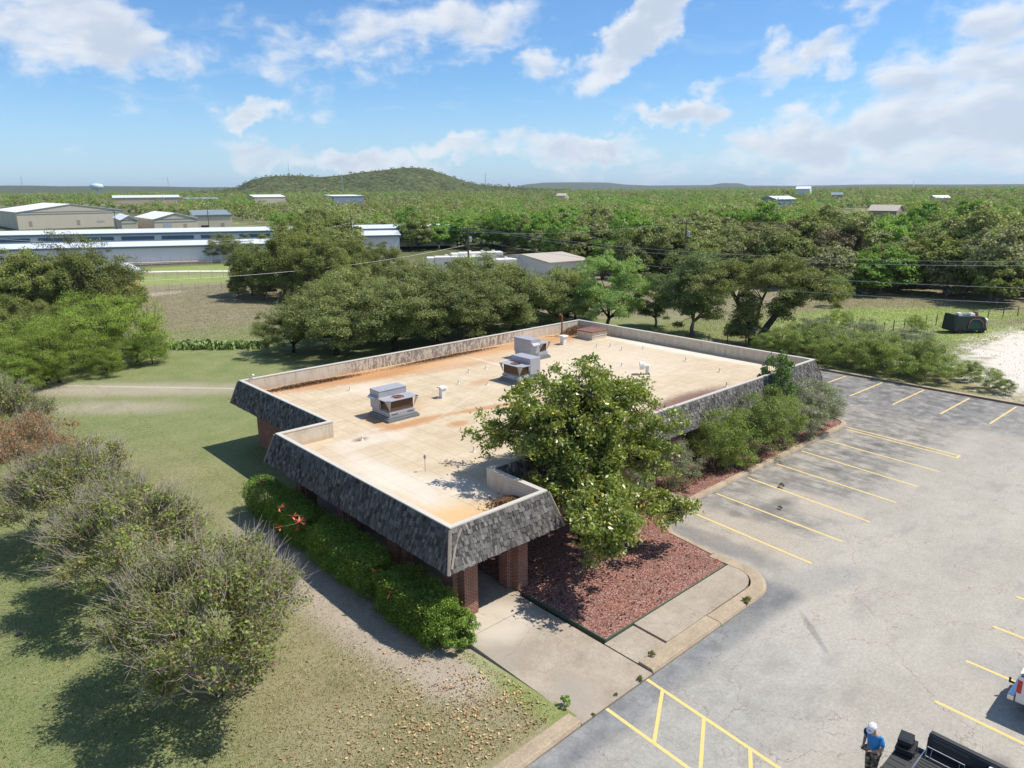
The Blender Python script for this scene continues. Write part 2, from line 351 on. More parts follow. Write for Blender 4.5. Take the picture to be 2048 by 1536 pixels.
# asphalt lot
m, t, b = newmat('asphalt'); P = t.pos(); X, Y, Z = t.sep(P)
big = t.noise(P, .22, 5, .6); mid = t.noise(P, 1.3, 5, .65); fine = t.noise(P, 30., 3, .8); st = t.noise(t.v('MULTIPLY', P, (1.6, .35, 1)), 1.2, 5, .7)
wob = t.m('MULTIPLY_ADD', mid, .9, -.45); bw = t.m('MULTIPLY_ADD', big, 3., -1.5)
c = t.ramp(t.m('ADD', t.m('MULTIPLY', big, .55), t.m('MULTIPLY', mid, .45)), [(.3, (.315, .288, .238)), (.5, (.375, .345, .288)), (.7, (.43, .398, .335))])
Yw = t.m('ADD', Y, bw); Xw = t.m('ADD', X, bw)
stall = t.m('MULTIPLY', t.m('MULTIPLY', t.mr(Yw, 12.2, 14.5), t.mr(X, 24.5, 27.)), t.mr(X, 62., 60.5))
c = t.mix(t.m('MULTIPLY', stall, .88), c, t.ramp(t.m('ADD', t.m('MULTIPLY', st, .5), t.m('MULTIPLY', mid, .5)), [(.36, (.11, .107, .103)), (.47, (.205, .192, .17)), (.6, (.36, .325, .265))]))
farst = t.m('MULTIPLY', t.mr(Xw, 51., 53.5), t.mr(Y, -2., 6.))
c = t.mix(t.m('MULTIPLY', farst, .6), c, t.ramp(mid, [(.35, (.1, .1, .105)), (.55, (.2, .195, .19)), (.7, (.33, .32, .29))]))
kb = t.m('MULTIPLY', t.mr(t.m('ADD', Y, t.m('MULTIPLY', bw, .35)), 10.6, 11.3), t.mr(X, 25.6, 24.6))
c = t.mix(t.m('MULTIPLY', kb, .95), c, t.ramp(mid, [(.35, (.11, .115, .12)), (.65, (.2, .2, .195))]))
c = t.mix(t.m('MULTIPLY', t.m('MULTIPLY', t.mr(Yw, 6.5, 9.), t.mr(X, 24., 20.)), .45), c, t.ramp(mid, [(.35, (.22, .22, .21)), (.65, (.33, .325, .31))]))
for cx, cy_, rx, ry, a, k, col in [(28, 15.5, 2.1, 3.4, 0, .75, (.42, .36, .28)), (33.3, 15, 1.5, 2.6, 10, .7, (.44, .385, .31)), (26.4, 15.5, .8, 3.2, 0, .5, (.14, .14, .145)),
                              (26.4, 11.2, 2.6, 1.0, -25, .3, (.2, .2, .2)), (31.5, 15.5, 2, .8, 0, .5, (.15, .14, .13)), (24.2, 6.1, .35, .35, 0, 0., (.2, .2, .2)), (25.5, 3.6, 1.2, 1.8, 0, .35, (.24, .235, .23)), (22, 9.5, 3, 2, 0, .2, (.5, .46, .4))]:
    c = t.mix(t.m('MULTIPLY', t.blob(P, cx, cy_, rx, ry, R(a), wob), k), c, col)
for i_, (cx, cy_) in enumerate([(29.6, 16.6), (32.5, 15.8), (35.6, 16.9), (38.7, 16.1), (41.8, 16.6), (44.8, 15.9), (56.5, 23.2), (57.2, 20.2), (56.8, 17.1), (57.1, 14), (26.7, 2.9), (29.6, 3.3), (20.8, 3.1)]):
    c = t.mix(t.m('MULTIPLY', t.blob(P, cx, cy_, .45+.1*(i_ % 3), .6, i_, t.m('MULTIPLY', wob, 1.3), 1.2, .2), .5), c, (.085, .08, .075))
# skid arc
qa, qb = at(1560, 1225), at(1650, 1310)
qa, qb = at(1600, 1222), at(1662, 1318); qm = (qa+qb)/2; arc = t.m('MAXIMUM', t.blob(P, qm.x, qm.y, (qb-qa).length*.55, .13, math.atan2((qb-qa).y, (qb-qa).x), t.m('MULTIPLY', wob, .5), 1.3, .4), t.m('MULTIPLY', t.blob(P, qb.x, qb.y, .5, .35, 0, wob, 1.4, .2), .5))
c = t.mix(t.m('MULTIPLY', t.m('MULTIPLY', arc, t.mr(fine, .35, .6)), .7), c, (.13, .13, .14))
# cracks
Pk = t.v('ADD', P, t.v('SCALE', t.v('SUBTRACT', t.noise(P, .7, 4, .6, col=True), (.5, .5, .5)), 2.2))
e1 = t.vor(Pk, .22, 'DISTANCE_TO_EDGE'); e2 = t.vor(t.v('ADD', Pk, (7, 3, 0)), .75, 'DISTANCE_TO_EDGE')
k1 = t.m('MULTIPLY', t.mr(e1, .0045, .001), t.mr(mid, .3, .48)); k2 = t.m('MULTIPLY', t.mr(e2, .012, .003), t.mr(t.noise(P, .18, 3, .6), .52, .62))
c = t.mix(t.m('MULTIPLY', k1, .5), c, (.17, .13, .1)); c = t.mix(t.m('MULTIPLY', k2, .34), c, (.2, .17, .14))
gr = t.mr(t.m('ADD', t.m('MULTIPLY', fine, .5), t.m('MULTIPLY', t.noise(P, 9., 4, .75), .5)), .33, .67, .70, 1.26, 'LINEAR'); c = t.mix(1., c, t.com(gr, gr, gr), 'MULTIPLY')
c = t.mix(t.m('MULTIPLY', t.mr(t.noise(t.v('MULTIPLY', P, (.5, 1.3, 1)), .55, 6, .7), .52, .68), .38), c, (.23, .21, .18))
finish(t, b, c, .92, 0, t.bump(t.m('SUBTRACT', fine, t.m('MULTIPLY', k1, 1.5)), .35, .012), .15)
def arcpts(cx, cy_, r, a0, a1, n=10): return [(cx+r*math.cos(R(a0+(a1-a0)*i/n)), cy_+r*math.sin(R(a0+(a1-a0)*i/n))) for i in range(n+1)]
asp = [(-60, -90), (60.7, -90), (60.7, 36), (48.4, 36), (48.4, 22), (48.0, 20.4)]+arcpts(46.6, 20.1, 1.3, 0, -90, 6)+[(28.6, 18.8), (26.6, 18.5), (25.75, 17.4), (25.45, 15)]+arcpts(23.7, 13.7, 1.75, 0, -90, 8)+[(13.6, 11.95), (-60, 11.0)]
a_ = MB().prism(asp, -.2, 0); tag(a_.build('parking_lot', m), kind='structure')

# painted lines
m_yel, t, b = newmat('yellow_paint'); P = t.pos(); f = t.noise(P, 8, 5, .75); w_ = t.noise(P, 40, 3, .7)
finish(t, b, t.mix(t.mr(t.m('ADD', f, t.m('MULTIPLY', w_, .4)), .68, .9), (.72, .51, .17), (.5, .42, .27)), .8)
mk = MB()
def stripe(a, b_, w=.11, z=.004):
    a = Vector((a[0], a[1], 0)); b_ = Vector((b_[0], b_[1], 0)); d = (b_-a).normalized(); n = Vector((-d.y, d.x, 0))*w/2
    mk.add([(*(a+n).xy, z), (*(a-n).xy, z), (*(b_-n).xy, z), (*(b_+n).xy, z)], [(0, 1, 2, 3)])
for x0, x1 in ((28.3, 27.7), (31.1, 30.6), (34.2, 33.5), (37.25, 36.7), (40.3, 39.6), (43.25, 42.7), (46.3, 45.75), (46.75, 46.25)): stripe((x0, 18.6), (x1, 11.85), .115)
stripe((45.72, 11.9), (46.3, 11.9), .14, .008)
for y in (24.75, 21.8, 18.7, 15.55, 12.55, 9.5, 6.4, 3.3): stripe((54.3, y), (60.1, y-.1), .12)
for x in (31.0, 28.1, 25.2, 22.3, 19.4): stripe((x, 5.32), (x-.2, -.9), .12)
for x in (34, 37, 40, 43): stripe((x, 5.32), (x-.2, -.9), .12)
stripe((16.62, 11.95), (16.15, 5.2), .12); stripe((14.62, 11.95), (14.3, 5.2), .12)
for y in (11.3, 9.72, 8.14, 6.6): stripe((16.56-(11.3-y)*.065, y), (14.52-(11.3-y)*.045, y-1.2), .11, .008)
tag(mk.build('painted_lines', m_yel), kind='structure')

# concrete walk, kerbs, bed
m_con, t, b = newmat('concrete'); P = t.pos(); X, Y, Z = t.sep(P)
n_ = t.noise(P, .8, 6, .7); f = t.noise(P, 12, 4, .7); k = t.noise(P, .25, 3, .5)
c = t.ramp(t.m('ADD', t.m('MULTIPLY', n_, .6), t.m('MULTIPLY', f, .4)), [(.3, (.235, .19, .14)), (.5, (.355, .295, .225)), (.7, (.46, .395, .31))])
c = t.mix(t.mr(k, .5, .72), c, (.31, .27, .22))
c = t.mix(t.m('MULTIPLY', t.blob(P, 15.1, 17.6, 1.5, 1.4, 0, t.m('MULTIPLY_ADD', n_, .8, -.4)), .55), c, (.62, .55, .44))
cr_ = t.vor(t.v('ADD', P, t.v('SCALE', t.noise(P, 1.1, 3, .6, col=True), .9)), .3, 'DISTANCE_TO_EDGE')
c = t.mix(t.m('MULTIPLY', t.mr(cr_, .005, .001), .35), c, (.12, .1, .08))
c = t.mix(t.m('MULTIPLY', t.mr(t.m('ABSOLUTE', t.m('SUBTRACT', Y, 17.55)), .03, .01), .5), c, (.13, .11, .09))
finish(t, b, c, .9, 0, t.bump(f, .3, .01), .2)
m_kerb = simple('kerb_concrete', (.37, .29, .20), .9, 0, .42, 1.4, .2, .3)
w = MB()
w.prism([(13.55, 11.98), (16.95, 11.98), (16.95, 18.4), (17.1, 18.4), (17.1, 32), (13.95, 32), (13.95, 18.1), (13.6, 18.05)], -.3, .045)
w.prism([(17.0, 12.62), (18.6, 12.62), (18.6, 14.08), (17.0, 14.08)], -.2, .06)
w.prism([(18.603, 12.62), (20.9, 12.62), (20.9, 14.08), (18.62, 14.08)], -.2, .13)
w.prism([(20.908, 12.62), (23.7, 12.62)]+arcpts(23.7, 13.9, 1.25, -85, -8, 5)+[(24.95, 14.08), (20.908, 14.08)], -.2, .13)
tag(w.build('walkway', m_con), kind='structure')
def kerb(pts, w_, h, name='kerb', joint=3.):
    k = MB(); pts = [Vector((p[0], p[1], 0)) for p in pts]; L = []
    for i, p in enumerate(pts):
        d = (pts[min(i+1, len(pts)-1)]-pts[max(i-1, 0)]).normalized(); n = Vector((-d.y, d.x, 0)); L.append((p, n))
    prof = [(0, -.2), (0.0, .03), (.05, h-.02), (.09, h), (w_, h), (w_, -.2)]
    vs = [((p+n*o).x, (p+n*o).y, z) for p, n in L for o, z in prof]; q = len(prof)
    k.add(vs, [(i*q+j, i*q+j+1, (i+1)*q+j+1, (i+1)*q+j) for i in range(len(L)-1) for j in range(q-1)]+[tuple(range(q))[::-1], tuple(range(len(vs)-q, len(vs)))])
    tag(k.build(name, m_kerb), kind='structure')
kerb([(-60, 10.9), (11, 11.93), (13.52, 11.98)], .5, .14)
kerb([(17.0, 11.98), (17.5, 11.97), (20.95, 11.97)], .62, .14)
kerb([(20.98, 11.97), (23.7, 11.95)]+arcpts(23.7, 13.7, 1.75, -80, 0, 9)+[(25.45, 15)], .6, .14)
kerb([(25.45, 15.02), (25.75, 17.4), (26.6, 18.5)], .3, .12)
kerb([(29.3, 18.78), (32.5, 18.8)], .32, .16); kerb([(32.53, 18.8), (39.4, 18.8)], .32, .16); kerb([(39.43, 18.8), (45.9, 18.8)]+arcpts(46.6, 20.1, 1.3, -100, 0, 9)+[(48.0, 21.6)], .32, .16)
kerb([(60.6, 36), (60.6, 12), (60.6, -80)][::-1], -.3 if 0 else .3, .16) if 0 else kerb([(60.62, -80), (60.62, 12), (60.62, 36)][::1], -.28, .15)

m_mul, t, b = newmat('mulch'); P = t.pos()
v_ = t.vor(P, 22., 'F1', 'Color'); vd = t.vor(P, 22.); n_ = t.noise(P, 1.2, 4, .6); sx = t.sep(v_)[0]
c = t.ramp(sx, [(0., (.2, .075, .055)), (.35, (.38, .155, .115)), (.75, (.54, .28, .215)), (1., (.72, .52, .44))])
c = t.mix(t.m('MULTIPLY', t.mr(n_, .45, .7), .45), c, (.3, .19, .15))
k = t.mr(vd, .0, .045, 1.15, .6, 'LINEAR'); c = t.mix(1., c, t.com(k, k, k), 'MULTIPLY')
finish(t, b, c, .95, 0, t.bump(vd, 1., .03), .1)
mb = MB(); bedp = [(17.15, 14.15), (24.75, 14.15), (25.1, 15.1), (25.4, 17.4), (26.3, 18.9), (29.2, 19.1), (47.4, 19.15), (47.6, 22.6), (18.8, 22.6), (17.15, 22.6)]
tag(mb.prism(bedp, -.2, .12).build('mulch_bed', m_mul), kind='structure')
m_edge = simple('green_edging', (.07, .12, .08), .6, .2, .3)
e = MB()
for a, b_ in (((17.12, 14.12), (24.75, 14.12)), ((17.1, 14.12), (17.1, 18.2))):
    a = Vector(a); b_ = Vector(b_); e.box(min(a.x, b_.x)-.02, max(a.x, b_.x)+.02, min(a.y, b_.y)-.02, max(a.y, b_.y)+.02, 0, .155)
tag(e.build('garden_edging', m_edge), 'thin dark green metal edging strip round the red mulch bed', 'edging')

# ------------------------------------------------------------------ the building
m_shake, t, b = newmat('wood_shake'); r = t.island(); P = t.obj(); X, Y, Z = t.sep(P)
gr = t.noise(t.com(t.m('MULTIPLY', t.m('ADD', X, Y), 26), t.m('MULTIPLY', t.m('SUBTRACT', X, Y), 3), t.m('MULTIPLY', Z, 2.2)), 1., 4, .7); st = t.noise(P, .9, 4, .65)
c = t.ramp(t.m('MULTIPLY_ADD', r, .62, t.m('MULTIPLY', t.m('SUBTRACT', gr, .3), .8)), [(.05, (.03, .026, .022)), (.35, (.095, .088, .08)), (.72, (.175, .165, .15)), (.98, (.42, .385, .33))])
c = t.mix(t.m('MULTIPLY', t.mr(st, .5, .7), .3), c, (.17, .165, .155))
finish(t, b, c, .9, 0, t.bump(gr, .6, .01), .15)
def brickmat(name, c1, c2, mort, dark=.0):
    m, t, b = newmat(name); P = t.pos(); X, Y, Z = t.sep(P); N = t.N.new('ShaderNodeNewGeometry').outputs['Normal']
    n = t.N.new('ShaderNodeTexBrick'); t.put(n.inputs['Vector'], t.com(t.m('ADD', X, Y), Z, 0)); n.offset = .5
    t.put(n.inputs['Color1'], c1); t.put(n.inputs['Color2'], c2); t.put(n.inputs['Mortar'], mort)
    n.inputs['Scale'].default_value = 1; n.inputs['Mortar Size'].default_value = .009; n.inputs['Mortar Smooth'].default_value = .2
    n.inputs['Brick Width'].default_value = .215; n.inputs['Row Height'].default_value = .075; n.inputs['Bias'].default_value = 0
    k = t.m('MULTIPLY_ADD', t.noise(P, 1.4, 5, .7), .9, .55); q = t.noise(P, 14, 3, .6)
    c = t.mix(1., n.outputs[0], t.com(k, k, k), 'MULTIPLY'); c = t.mix(t.m('MULTIPLY', t.mr(q, .55, .75), .35), c, (.14, .06, .045))
    finish(t, b, c, .9, 0, t.bump(t.m('MULTIPLY_ADD', n.outputs[1], -1., t.m('MULTIPLY', q, .3)), .6, .01), .15); return m
m_brick = brickmat('red_brick', (.29, .10, .062), (.20, .075, .05), (.42, .34, .27))
m_coping = simple('coping_metal', (.58, .53, .45), .5, .1, .1, 1.2, .4)
m_par, t, b = newmat('painted_parapet'); P = t.pos(); X, Y, Z = t.sep(P)
bd = t.m('FRACT', t.m('MULTIPLY', Z, 3.9)); vt = t.m('FRACT', t.m('MULTIPLY', t.m('ADD', X, Y), .27)); n_ = t.noise(t.v('MULTIPLY', P, (1, 1, .3)), 3, 5, .65)
c = t.ramp(n_, [(.3, (.46, .39, .29)), (.5, (.58, .50, .39)), (.7, (.64, .575, .47))])
c = t.mix(t.m('MULTIPLY', t.mr(bd, .07, .0), .5), c, (.25, .2, .17)); c = t.mix(t.m('MULTIPLY', t.mr(vt, .012, .0), .5), c, (.25, .2, .17))
c = t.mix(t.m('MULTIPLY', t.m('MULTIPLY', t.mr(Z, 3.6, 3.15), t.mr(t.noise(P, .5, 4, .6), .42, .62)), .65), c, (.52, .32, .19))
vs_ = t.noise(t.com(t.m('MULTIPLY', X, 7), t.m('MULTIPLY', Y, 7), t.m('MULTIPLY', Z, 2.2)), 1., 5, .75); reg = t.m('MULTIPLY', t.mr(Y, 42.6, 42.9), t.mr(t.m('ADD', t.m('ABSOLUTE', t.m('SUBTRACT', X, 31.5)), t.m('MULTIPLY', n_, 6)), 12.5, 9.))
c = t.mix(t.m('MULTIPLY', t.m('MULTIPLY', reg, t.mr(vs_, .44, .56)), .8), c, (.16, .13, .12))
finish(t, b, c, .8, 0, t.bump(bd, .2, .01), .2)
m_soff = simple('soffit_paint', (.16, .10, .07), .8)
m_wood = simple('weathered_wood', (.3, .25, .2), .85, 0, .3, 5)
# roof deck
m_deck, t, b = newmat('roof_deck'); P = t.pos(); X, Y, Z = t.sep(P); P2 = t.com(X, Y, 0.)
n_ = t.noise(P2, .5, 6, .65); f = t.noise(P2, 3.5, 5, .7); sx = t.noise(t.v('MULTIPLY', P2, (.4, 2.2, 1)), 1., 6, .7); wob = t.m('MULTIPLY_ADD', f, .9, -.45); wb2 = t.m('MULTIPLY_ADD', n_, 1.6, -.8)
c = t.ramp(t.m('ADD', t.m('MULTIPLY', n_, .45), t.m('ADD', t.m('MULTIPLY', sx, .3), t.m('MULTIPLY', f, .25))), [(.34, (.39, .30, .195)), (.48, (.50, .40, .27)), (.6, (.575, .48, .345)), (.7, (.65, .565, .43))])
sm = t.m('MINIMUM', t.m('ABSOLUTE', t.m('SUBTRACT', t.m('FRACT', t.m('ADD', t.m('MULTIPLY', X, 1/1.0), t.m('MULTIPLY', wb2, .03))), .5)), 1.)
c = t.mix(t.m('MULTIPLY', t.m('MULTIPLY', t.mr(sm, .07, .01), t.mr(f, .3, .55)), .5), c, (.40, .29, .18))
sy_ = t.m('ABSOLUTE', t.m('SUBTRACT', t.m('FRACT', t.m('MULTIPLY', Y, .16)), .5)); c = t.mix(t.m('MULTIPLY', t.mr(sy_, .012, .002), .28), c, (.40, .29, .18))
def dk(cx, cy_, rx, ry, a, k, col, w=None, lo=1.3, hi=.35):
    global c
    c = t.mix(t.m('MULTIPLY', t.blob(P2, cx, cy_, rx, ry, R(a), wb2 if w is None else w, lo, hi), k), c, col)
OR, OD, WH = (.42, .205, .08), (.2, .105, .055), (.66, .62, .56)
dk(15.6, 24.5, 1.1, 5.6, -4, .5, WH, wob); dk(17.3, 22.5, .9, 2.6, 20, .4, WH, wob); dk(18.0, 30.3, 2.4, 1.2, 0, .35, WH, wob)
dk(15.3, 20.0, 1.6, 1.6, 0, .8, (.60, .37, .16), wob); dk(14.6, 22.0, .7, 3.6, 0, .6, (.6, .4, .22), wob); dk(17.0, 19.5, 1.4, .8, 0, .6, (.55, .33, .13), wob)
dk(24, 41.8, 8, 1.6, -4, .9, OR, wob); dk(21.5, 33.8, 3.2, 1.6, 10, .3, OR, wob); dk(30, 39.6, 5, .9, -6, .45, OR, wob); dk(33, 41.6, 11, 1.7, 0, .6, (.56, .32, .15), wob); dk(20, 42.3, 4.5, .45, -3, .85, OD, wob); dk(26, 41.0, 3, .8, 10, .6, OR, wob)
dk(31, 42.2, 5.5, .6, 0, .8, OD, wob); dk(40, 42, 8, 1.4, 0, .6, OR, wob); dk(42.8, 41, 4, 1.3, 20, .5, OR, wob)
dk(20.8, 31.0, 2.3, .6, 0, .8, OR, wob); dk(19.6, 32.2, .6, 1.8, 0, .6, OR, wob); dk(23, 38.6, 2, 1.6, 0, .35, (.7, .6, .5), wob)
dk(25.9, 30.3, 3.9, .38, -12, .8, OR, wob); dk(29.5, 28.3, 3.5, .8, -10, .5, OR, wob); dk(22.6, 29.2, .8, .5, 0, .75, OR, wob); dk(29.2, 35.0, 1.3, .7, 0, .5, OR, wob)
dk(35.5, 23.4, 4.4, 1.1, 0, .9, (.16, .085, .07), wob); dk(34, 22.6, 5, .7, 0, .8, (.3, .17, .12), wob); dk(28, 23.2, 5, 1.4, 0, .5, (.4, .27, .2), wob)
dk(38, 33, 8, 6, 0, .25, (.74, .66, .53)); dk(24, 25, 5, 3, 0, .35, (.52, .42, .29)); dk(33, 37, .12, 5.5, 0, .4, (.8, .74, .64), wob); dk(40.5, 27.4, 6.5, .14, -28, .25, (.66, .6, .5), t.m('MULTIPLY', wob, .3))
dk(27, 33.2, .12, 6., -62, .22, (.66, .6, .5), t.m('MULTIPLY', wob, .3)); dk(46.0, 32, .8, 9, 0, .45, (.78, .74, .66), wob); dk(17.4, 30.6, .5, .3, 0, .7, OD, wob)
wi = t.vor(P2, 1.4); c = t.mix(t.m('MULTIPLY', t.m('MULTIPLY', t.mr(wi, .05, .02), t.mr(t.noise(P2, .3, 2, .5), .5, .6)), .7), c, (.16, .1, .06))
finish(t, b, c, .88, 0, t.bump(t.m('ADD', f, t.mr(sm, .06, .0)), .25, .02), .15)

B = empty('commercial_building', (30, 30, 0), label='low flat roofed brick building with grey wood shake mansard and stained tan roof', cat='building')
BI = Matrix.Translation((-30, -30, 0))
def part(mb, name, mat, **k):
    p = k.pop('parent', B); o = mb.build(name, mat, p, **k)
    if p is B: o.matrix_parent_inverse = BI
    return o
ZT, ZB, DK, OV = 4.05, 2.61, 3.2, .46
PL = [(13.65, 18.29), (18.34, 18.29), (18.34, 21.51), (47.13, 21.51), (47.13, 43.12), (16.42, 43.12), (16.42, 31.97), (13.65, 31.97)]
def inset(poly, d):
    n = len(poly); out = []
    for i in range(n):
        p0, p1, p2 = Vector(poly[i-1]), Vector(poly[i]), Vector(poly[(i+1) % n])
        d1 = (p1-p0).normalized(); d2 = (p2-p1).normalized(); n1 = Vector((-d1.y, d1.x)); n2 = Vector((-d2.y, d2.x))
        out.append(p1+n1*d+n2*d)
    return out
def ring(mb, po, pi, z0, z1, z0i=None, z1i=None):
    n = len(po); z0i = z0 if z0i is None else z0i; z1i = z1 if z1i is None else z1i
    vs = [(p[0], p[1], z0) for p in po]+[(p[0], p[1], z1) for p in po]+[(p[0], p[1], z0i) for p in pi]+[(p[0], p[1], z1i) for p in pi]
    fs = []
    for i in range(n):
        j = (i+1) % n; fs += [(i, j, j+n, i+n), (i+n, j+n, j+3*n, i+3*n), (j+2*n, i+2*n, i+3*n, j+3*n), (j, i, i+2*n, j+2*n)]
    return mb.add(vs, fs)
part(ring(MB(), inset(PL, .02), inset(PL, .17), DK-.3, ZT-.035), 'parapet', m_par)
part(ring(MB(), inset(PL, -.025), inset(PL, .19), ZT-.033, ZT+.02, ZT-.033, ZT+.01), 'coping', m_coping)
# slightly uneven deck
dp = inset(PL, .16); d_ = MB(); d_.prism([tuple(p) for p in dp], DK-.25, DK); part(d_, 'roof_deck', m_deck)
so_ = MB(); ring(so_, inset(PL, -OV+.03), inset(PL, 1.2), ZB+.02, ZB+.06); so_.prism([(14, 18.6), (18.2, 18.6), (18.2, 31.8), (14, 31.8)], ZB+.07, ZB+.12); part(so_, 'soffit', m_soff)
# shakes
def shakes(mb):
    rg = random.Random(3); n = len(PL); rows = 8
    top = inset(PL, -.02); bot = inset(PL, -OV)
    for i in range(n):
        a, b_ = Vector((*top[i], ZT-.04)), Vector((*top[(i+1) % n], ZT-.04)); c_, d2 = Vector((*bot[i], ZB)), Vector((*bot[(i+1) % n], ZB))
        ax = (b_-a).normalized(); dn = ((c_-a)-ax*(c_-a).dot(ax)); Ls = dn.length; dn.normalize(); N = ax.cross(dn).normalized()
        if N.dot(Vector((dn.x, dn.y, 0))) < 0: N = -N
        mb.add([a-N*.03, b_-N*.03, d2-N*.03, c_-N*.03], [(0, 1, 2, 3)])
        for r_ in range(rows+1):
            v1 = Ls*(r_+1)/rows if r_ < rows else Ls+.02; v0 = v1-Ls/rows*1.7
            f = min(1, v1/Ls); s0 = a.lerp(c_, f); s1 = b_.lerp(d2, f); L = (s1-s0).dot(ax); u = 0
            while u < L:
                w = rg.choice((.06, .08, .1, .13, .17))*rg.uniform(.85, 1.15); u1 = min(u+w, L); e = rg.uniform(-.035, .035) if r_ < rows else rg.uniform(-.01, .03)
                th = rg.uniform(.018, .045); lift = rg.uniform(0, .02)
                o = s0+ax*u; p = s0+ax*(u1-.008); d0 = -dn*(v1-max(v0, 0)); dd = dn*e
                if rg.random() > .012:
                    mb.add([o+dd+N*(th+lift), p+dd+N*(th+lift+rg.uniform(-.008, .008)), p+d0+N*.012, o+d0+N*.012, o+dd, p+dd], [(0, 1, 2, 3), (0, 4, 5, 1), (0, 3, 4), (1, 5, 2)])
                u = u1
part((lambda q: (shakes(q), q)[1])(MB()), 'shingle_mansard', m_shake)
for k in (0, 1, 4, 5, 7):
    rd = MB(); a, b_ = inset(PL, -.04)[k], inset(PL, -OV-.02)[k]; rd.tube([(*a, ZT-.06), (*b_, ZB-.01)], [.07, .075], 5); part(rd, 'hip_cap_board', m_wood)
rd = MB()
a, b_ = inset(PL, -.04)[0], inset(PL, -OV-.03)[0]; rd.tube([(a[0]+.45, a[1]-.05, ZT-.12), (a[0]+.16, a[1]-.12, ZT-.5), (b_[0]+.14, b_[1], ZB+.2)], [.05, .055, .05], 4)
part(rd, 'loose_board', m_wood)
# walls
wl = MB()
def wall(x0, y0, x1, y1, th=.25, z1=ZB+.04):
    if abs(x1-x0) > abs(y1-y0): wl.box(x0, x1, y0, y0+th, -.3, z1)
    else: wl.box(x0, x0+th, y0, y1, -.3, z1)
wall(19.2, 22.3, 46.5, 22.3); wall(46.25, 22.552, 46.25, 42.3); wall(17.05, 42.302, 46.5, 42.302); wall(17.05, 32.8, 17.05, 42.3); wall(16.3, 24.4, 16.3, 32.5); wall(16.3, 24.15, 19.2, 24.15); wall(19.202, 22.552, 19.202, 24.148)
part(wl, 'wall', m_brick)
for x in (23, 27.4, 31.8, 36.2, 40.6, 45): part(MB().box(x, x+.6, 22.05, 22.298, -.2, ZB+.03), 'pilaster', m_brick)
def column(x, y, w=.34, l=.78):
    c_ = MB(); c_.box(x, x+w, y, y+l, -.25, ZB+.05); c_.box(x-.2, x-.002, y+.22, y+l-.02, -.25, ZB+.05); part(c_, 'column', m_brick)
for y in (22.8, 27.0, 31.1): column(14.55, y, .5, .8)
cc = MB(); cc.box(14.42, 15.05, 18.56, 19.0, -.2, ZB+.05); cc.box(14.2, 14.42, 18.95, 19.55, -.2, ZB+.05); cc.box(14.422, 14.75, 19.002, 19.35, -.2, ZB+.05); part(cc, 'column', m_brick)
cc = MB(); cc.box(17.12, 17.62, 18.6, 19.2, -.2, ZB+.05); cc.box(16.9, 17.118, 19.0, 19.5, -.2, ZB+.05); part(cc, 'column', m_brick)
cc = MB(); cc.box(18.0, 18.5, 21.4, 22.2, -.2, ZB+.05); part(cc, 'column', m_brick)
m_dk = simple('dark_glass', (.02, .025, .03), .15, 0, .1, 2, .5); m_bronze = simple('bronze_frame', (.06, .045, .035), .5, .5)
for y in (25.4, 28.2, 30.6):
    fr = part(MB().box(16.22, 16.298, y, y+1.5, .5, 2.3), 'window', m_bronze); MB().box(16.2, 16.218, y+.06, y+1.44, .56, 2.24).build('pane', m_dk, fr)
fr = part(MB().box(17.0, 19.0, 24.07, 24.148, .05, 2.3), 'entrance_door', m_bronze); MB().box(17.06, 17.97, 24.05, 24.068, .15, 2.24).build('pane', m_dk, fr); MB().box(18.03, 18.94, 24.05, 24.068, .15, 2.24).build('pane', m_dk, fr)
m_rust = simple('rusty_iron', (.26, .10, .055), .85, .2, .35, 6); m_white = simple('white_paint', (.74, .71, .65), .6, 0, .12, 4)
ct = part(MB().box(15.55, 15.72, 18.75, 18.98, 2.3, ZB+.02), 'beam_end', simple('red_trim', (.38, .13, .10), .7))
# vents and pipes on the roof
def pipe_vent(x, y, h, r=.05, mat=m_white): part(MB().lathe([(r*1.9, 0), (r*1.7, .04), (r, .06), (r, h), (r*.7, h+.01)], 10, (x, y, DK)), 'vent_pipe', mat)
for x, y, h in ((21.73, 39.08, .3), (17.39, 30.41, .25), (20.43, 25.29, .3), (28.82, 34.16, .25), (30.04, 37.55, .25), (31.54, 37.51, .22), (27.63, 35.64, .3), (39.4, 23.42, .35), (42.5, 36.9, .3), (43.3, 36.2, .35), (43.0, 34.8, .3), (44.5, 33.9, .25), (43.5, 29.3, .3), (42.4, 25.8, .3), (33.5, 29.0, .4), (39, 31.5, .25)): pipe_vent(x, y, h, .045)
def cap_vent(x, y, w, h):
    part(MB().box(x-w/2, x+w/2, y-w/2, y+w/2, DK, DK+h).box(x-w*.85, x+w*.85, y-w*.75, y+w*.75, DK+h+.002, DK+h+.07, None, .03), 'vent_stack', m_white)
cap_vent(24.98, 33.82, .3, .62); cap_vent(41.42, 39.52, .38, .65)
q = MB(); q.box(38.4, 38.68, 28.7, 28.98, DK, DK+.62); q.tube([(38.25, 29.0, DK+.62), (38.05, 29.2, DK+.6)], [.28, .3], 12); q.tube([(38.55, 28.85, DK+.55), (38.2, 29.05, DK+.62)], .13, 8); part(q, 'exhaust_fan', m_white)
part(MB().tube([(43.7, 41.9, DK), (43.7, 41.9, DK+1.55), (43.68, 41.92, DK+1.78), (43.6, 41.98, DK+1.86), (43.5, 42.05, DK+1.8)], [.065, .065, .08, .1, .1], 8), 'gas_flue', m_rust, smooth=True)
ht = part(MB().box(44.2, 46.0, 38.9, 40.6, DK, DK+.62).box(44.16, 46.04, 38.86, 40.64, DK+.3, DK+.34), 'roof_hatch', m_par)
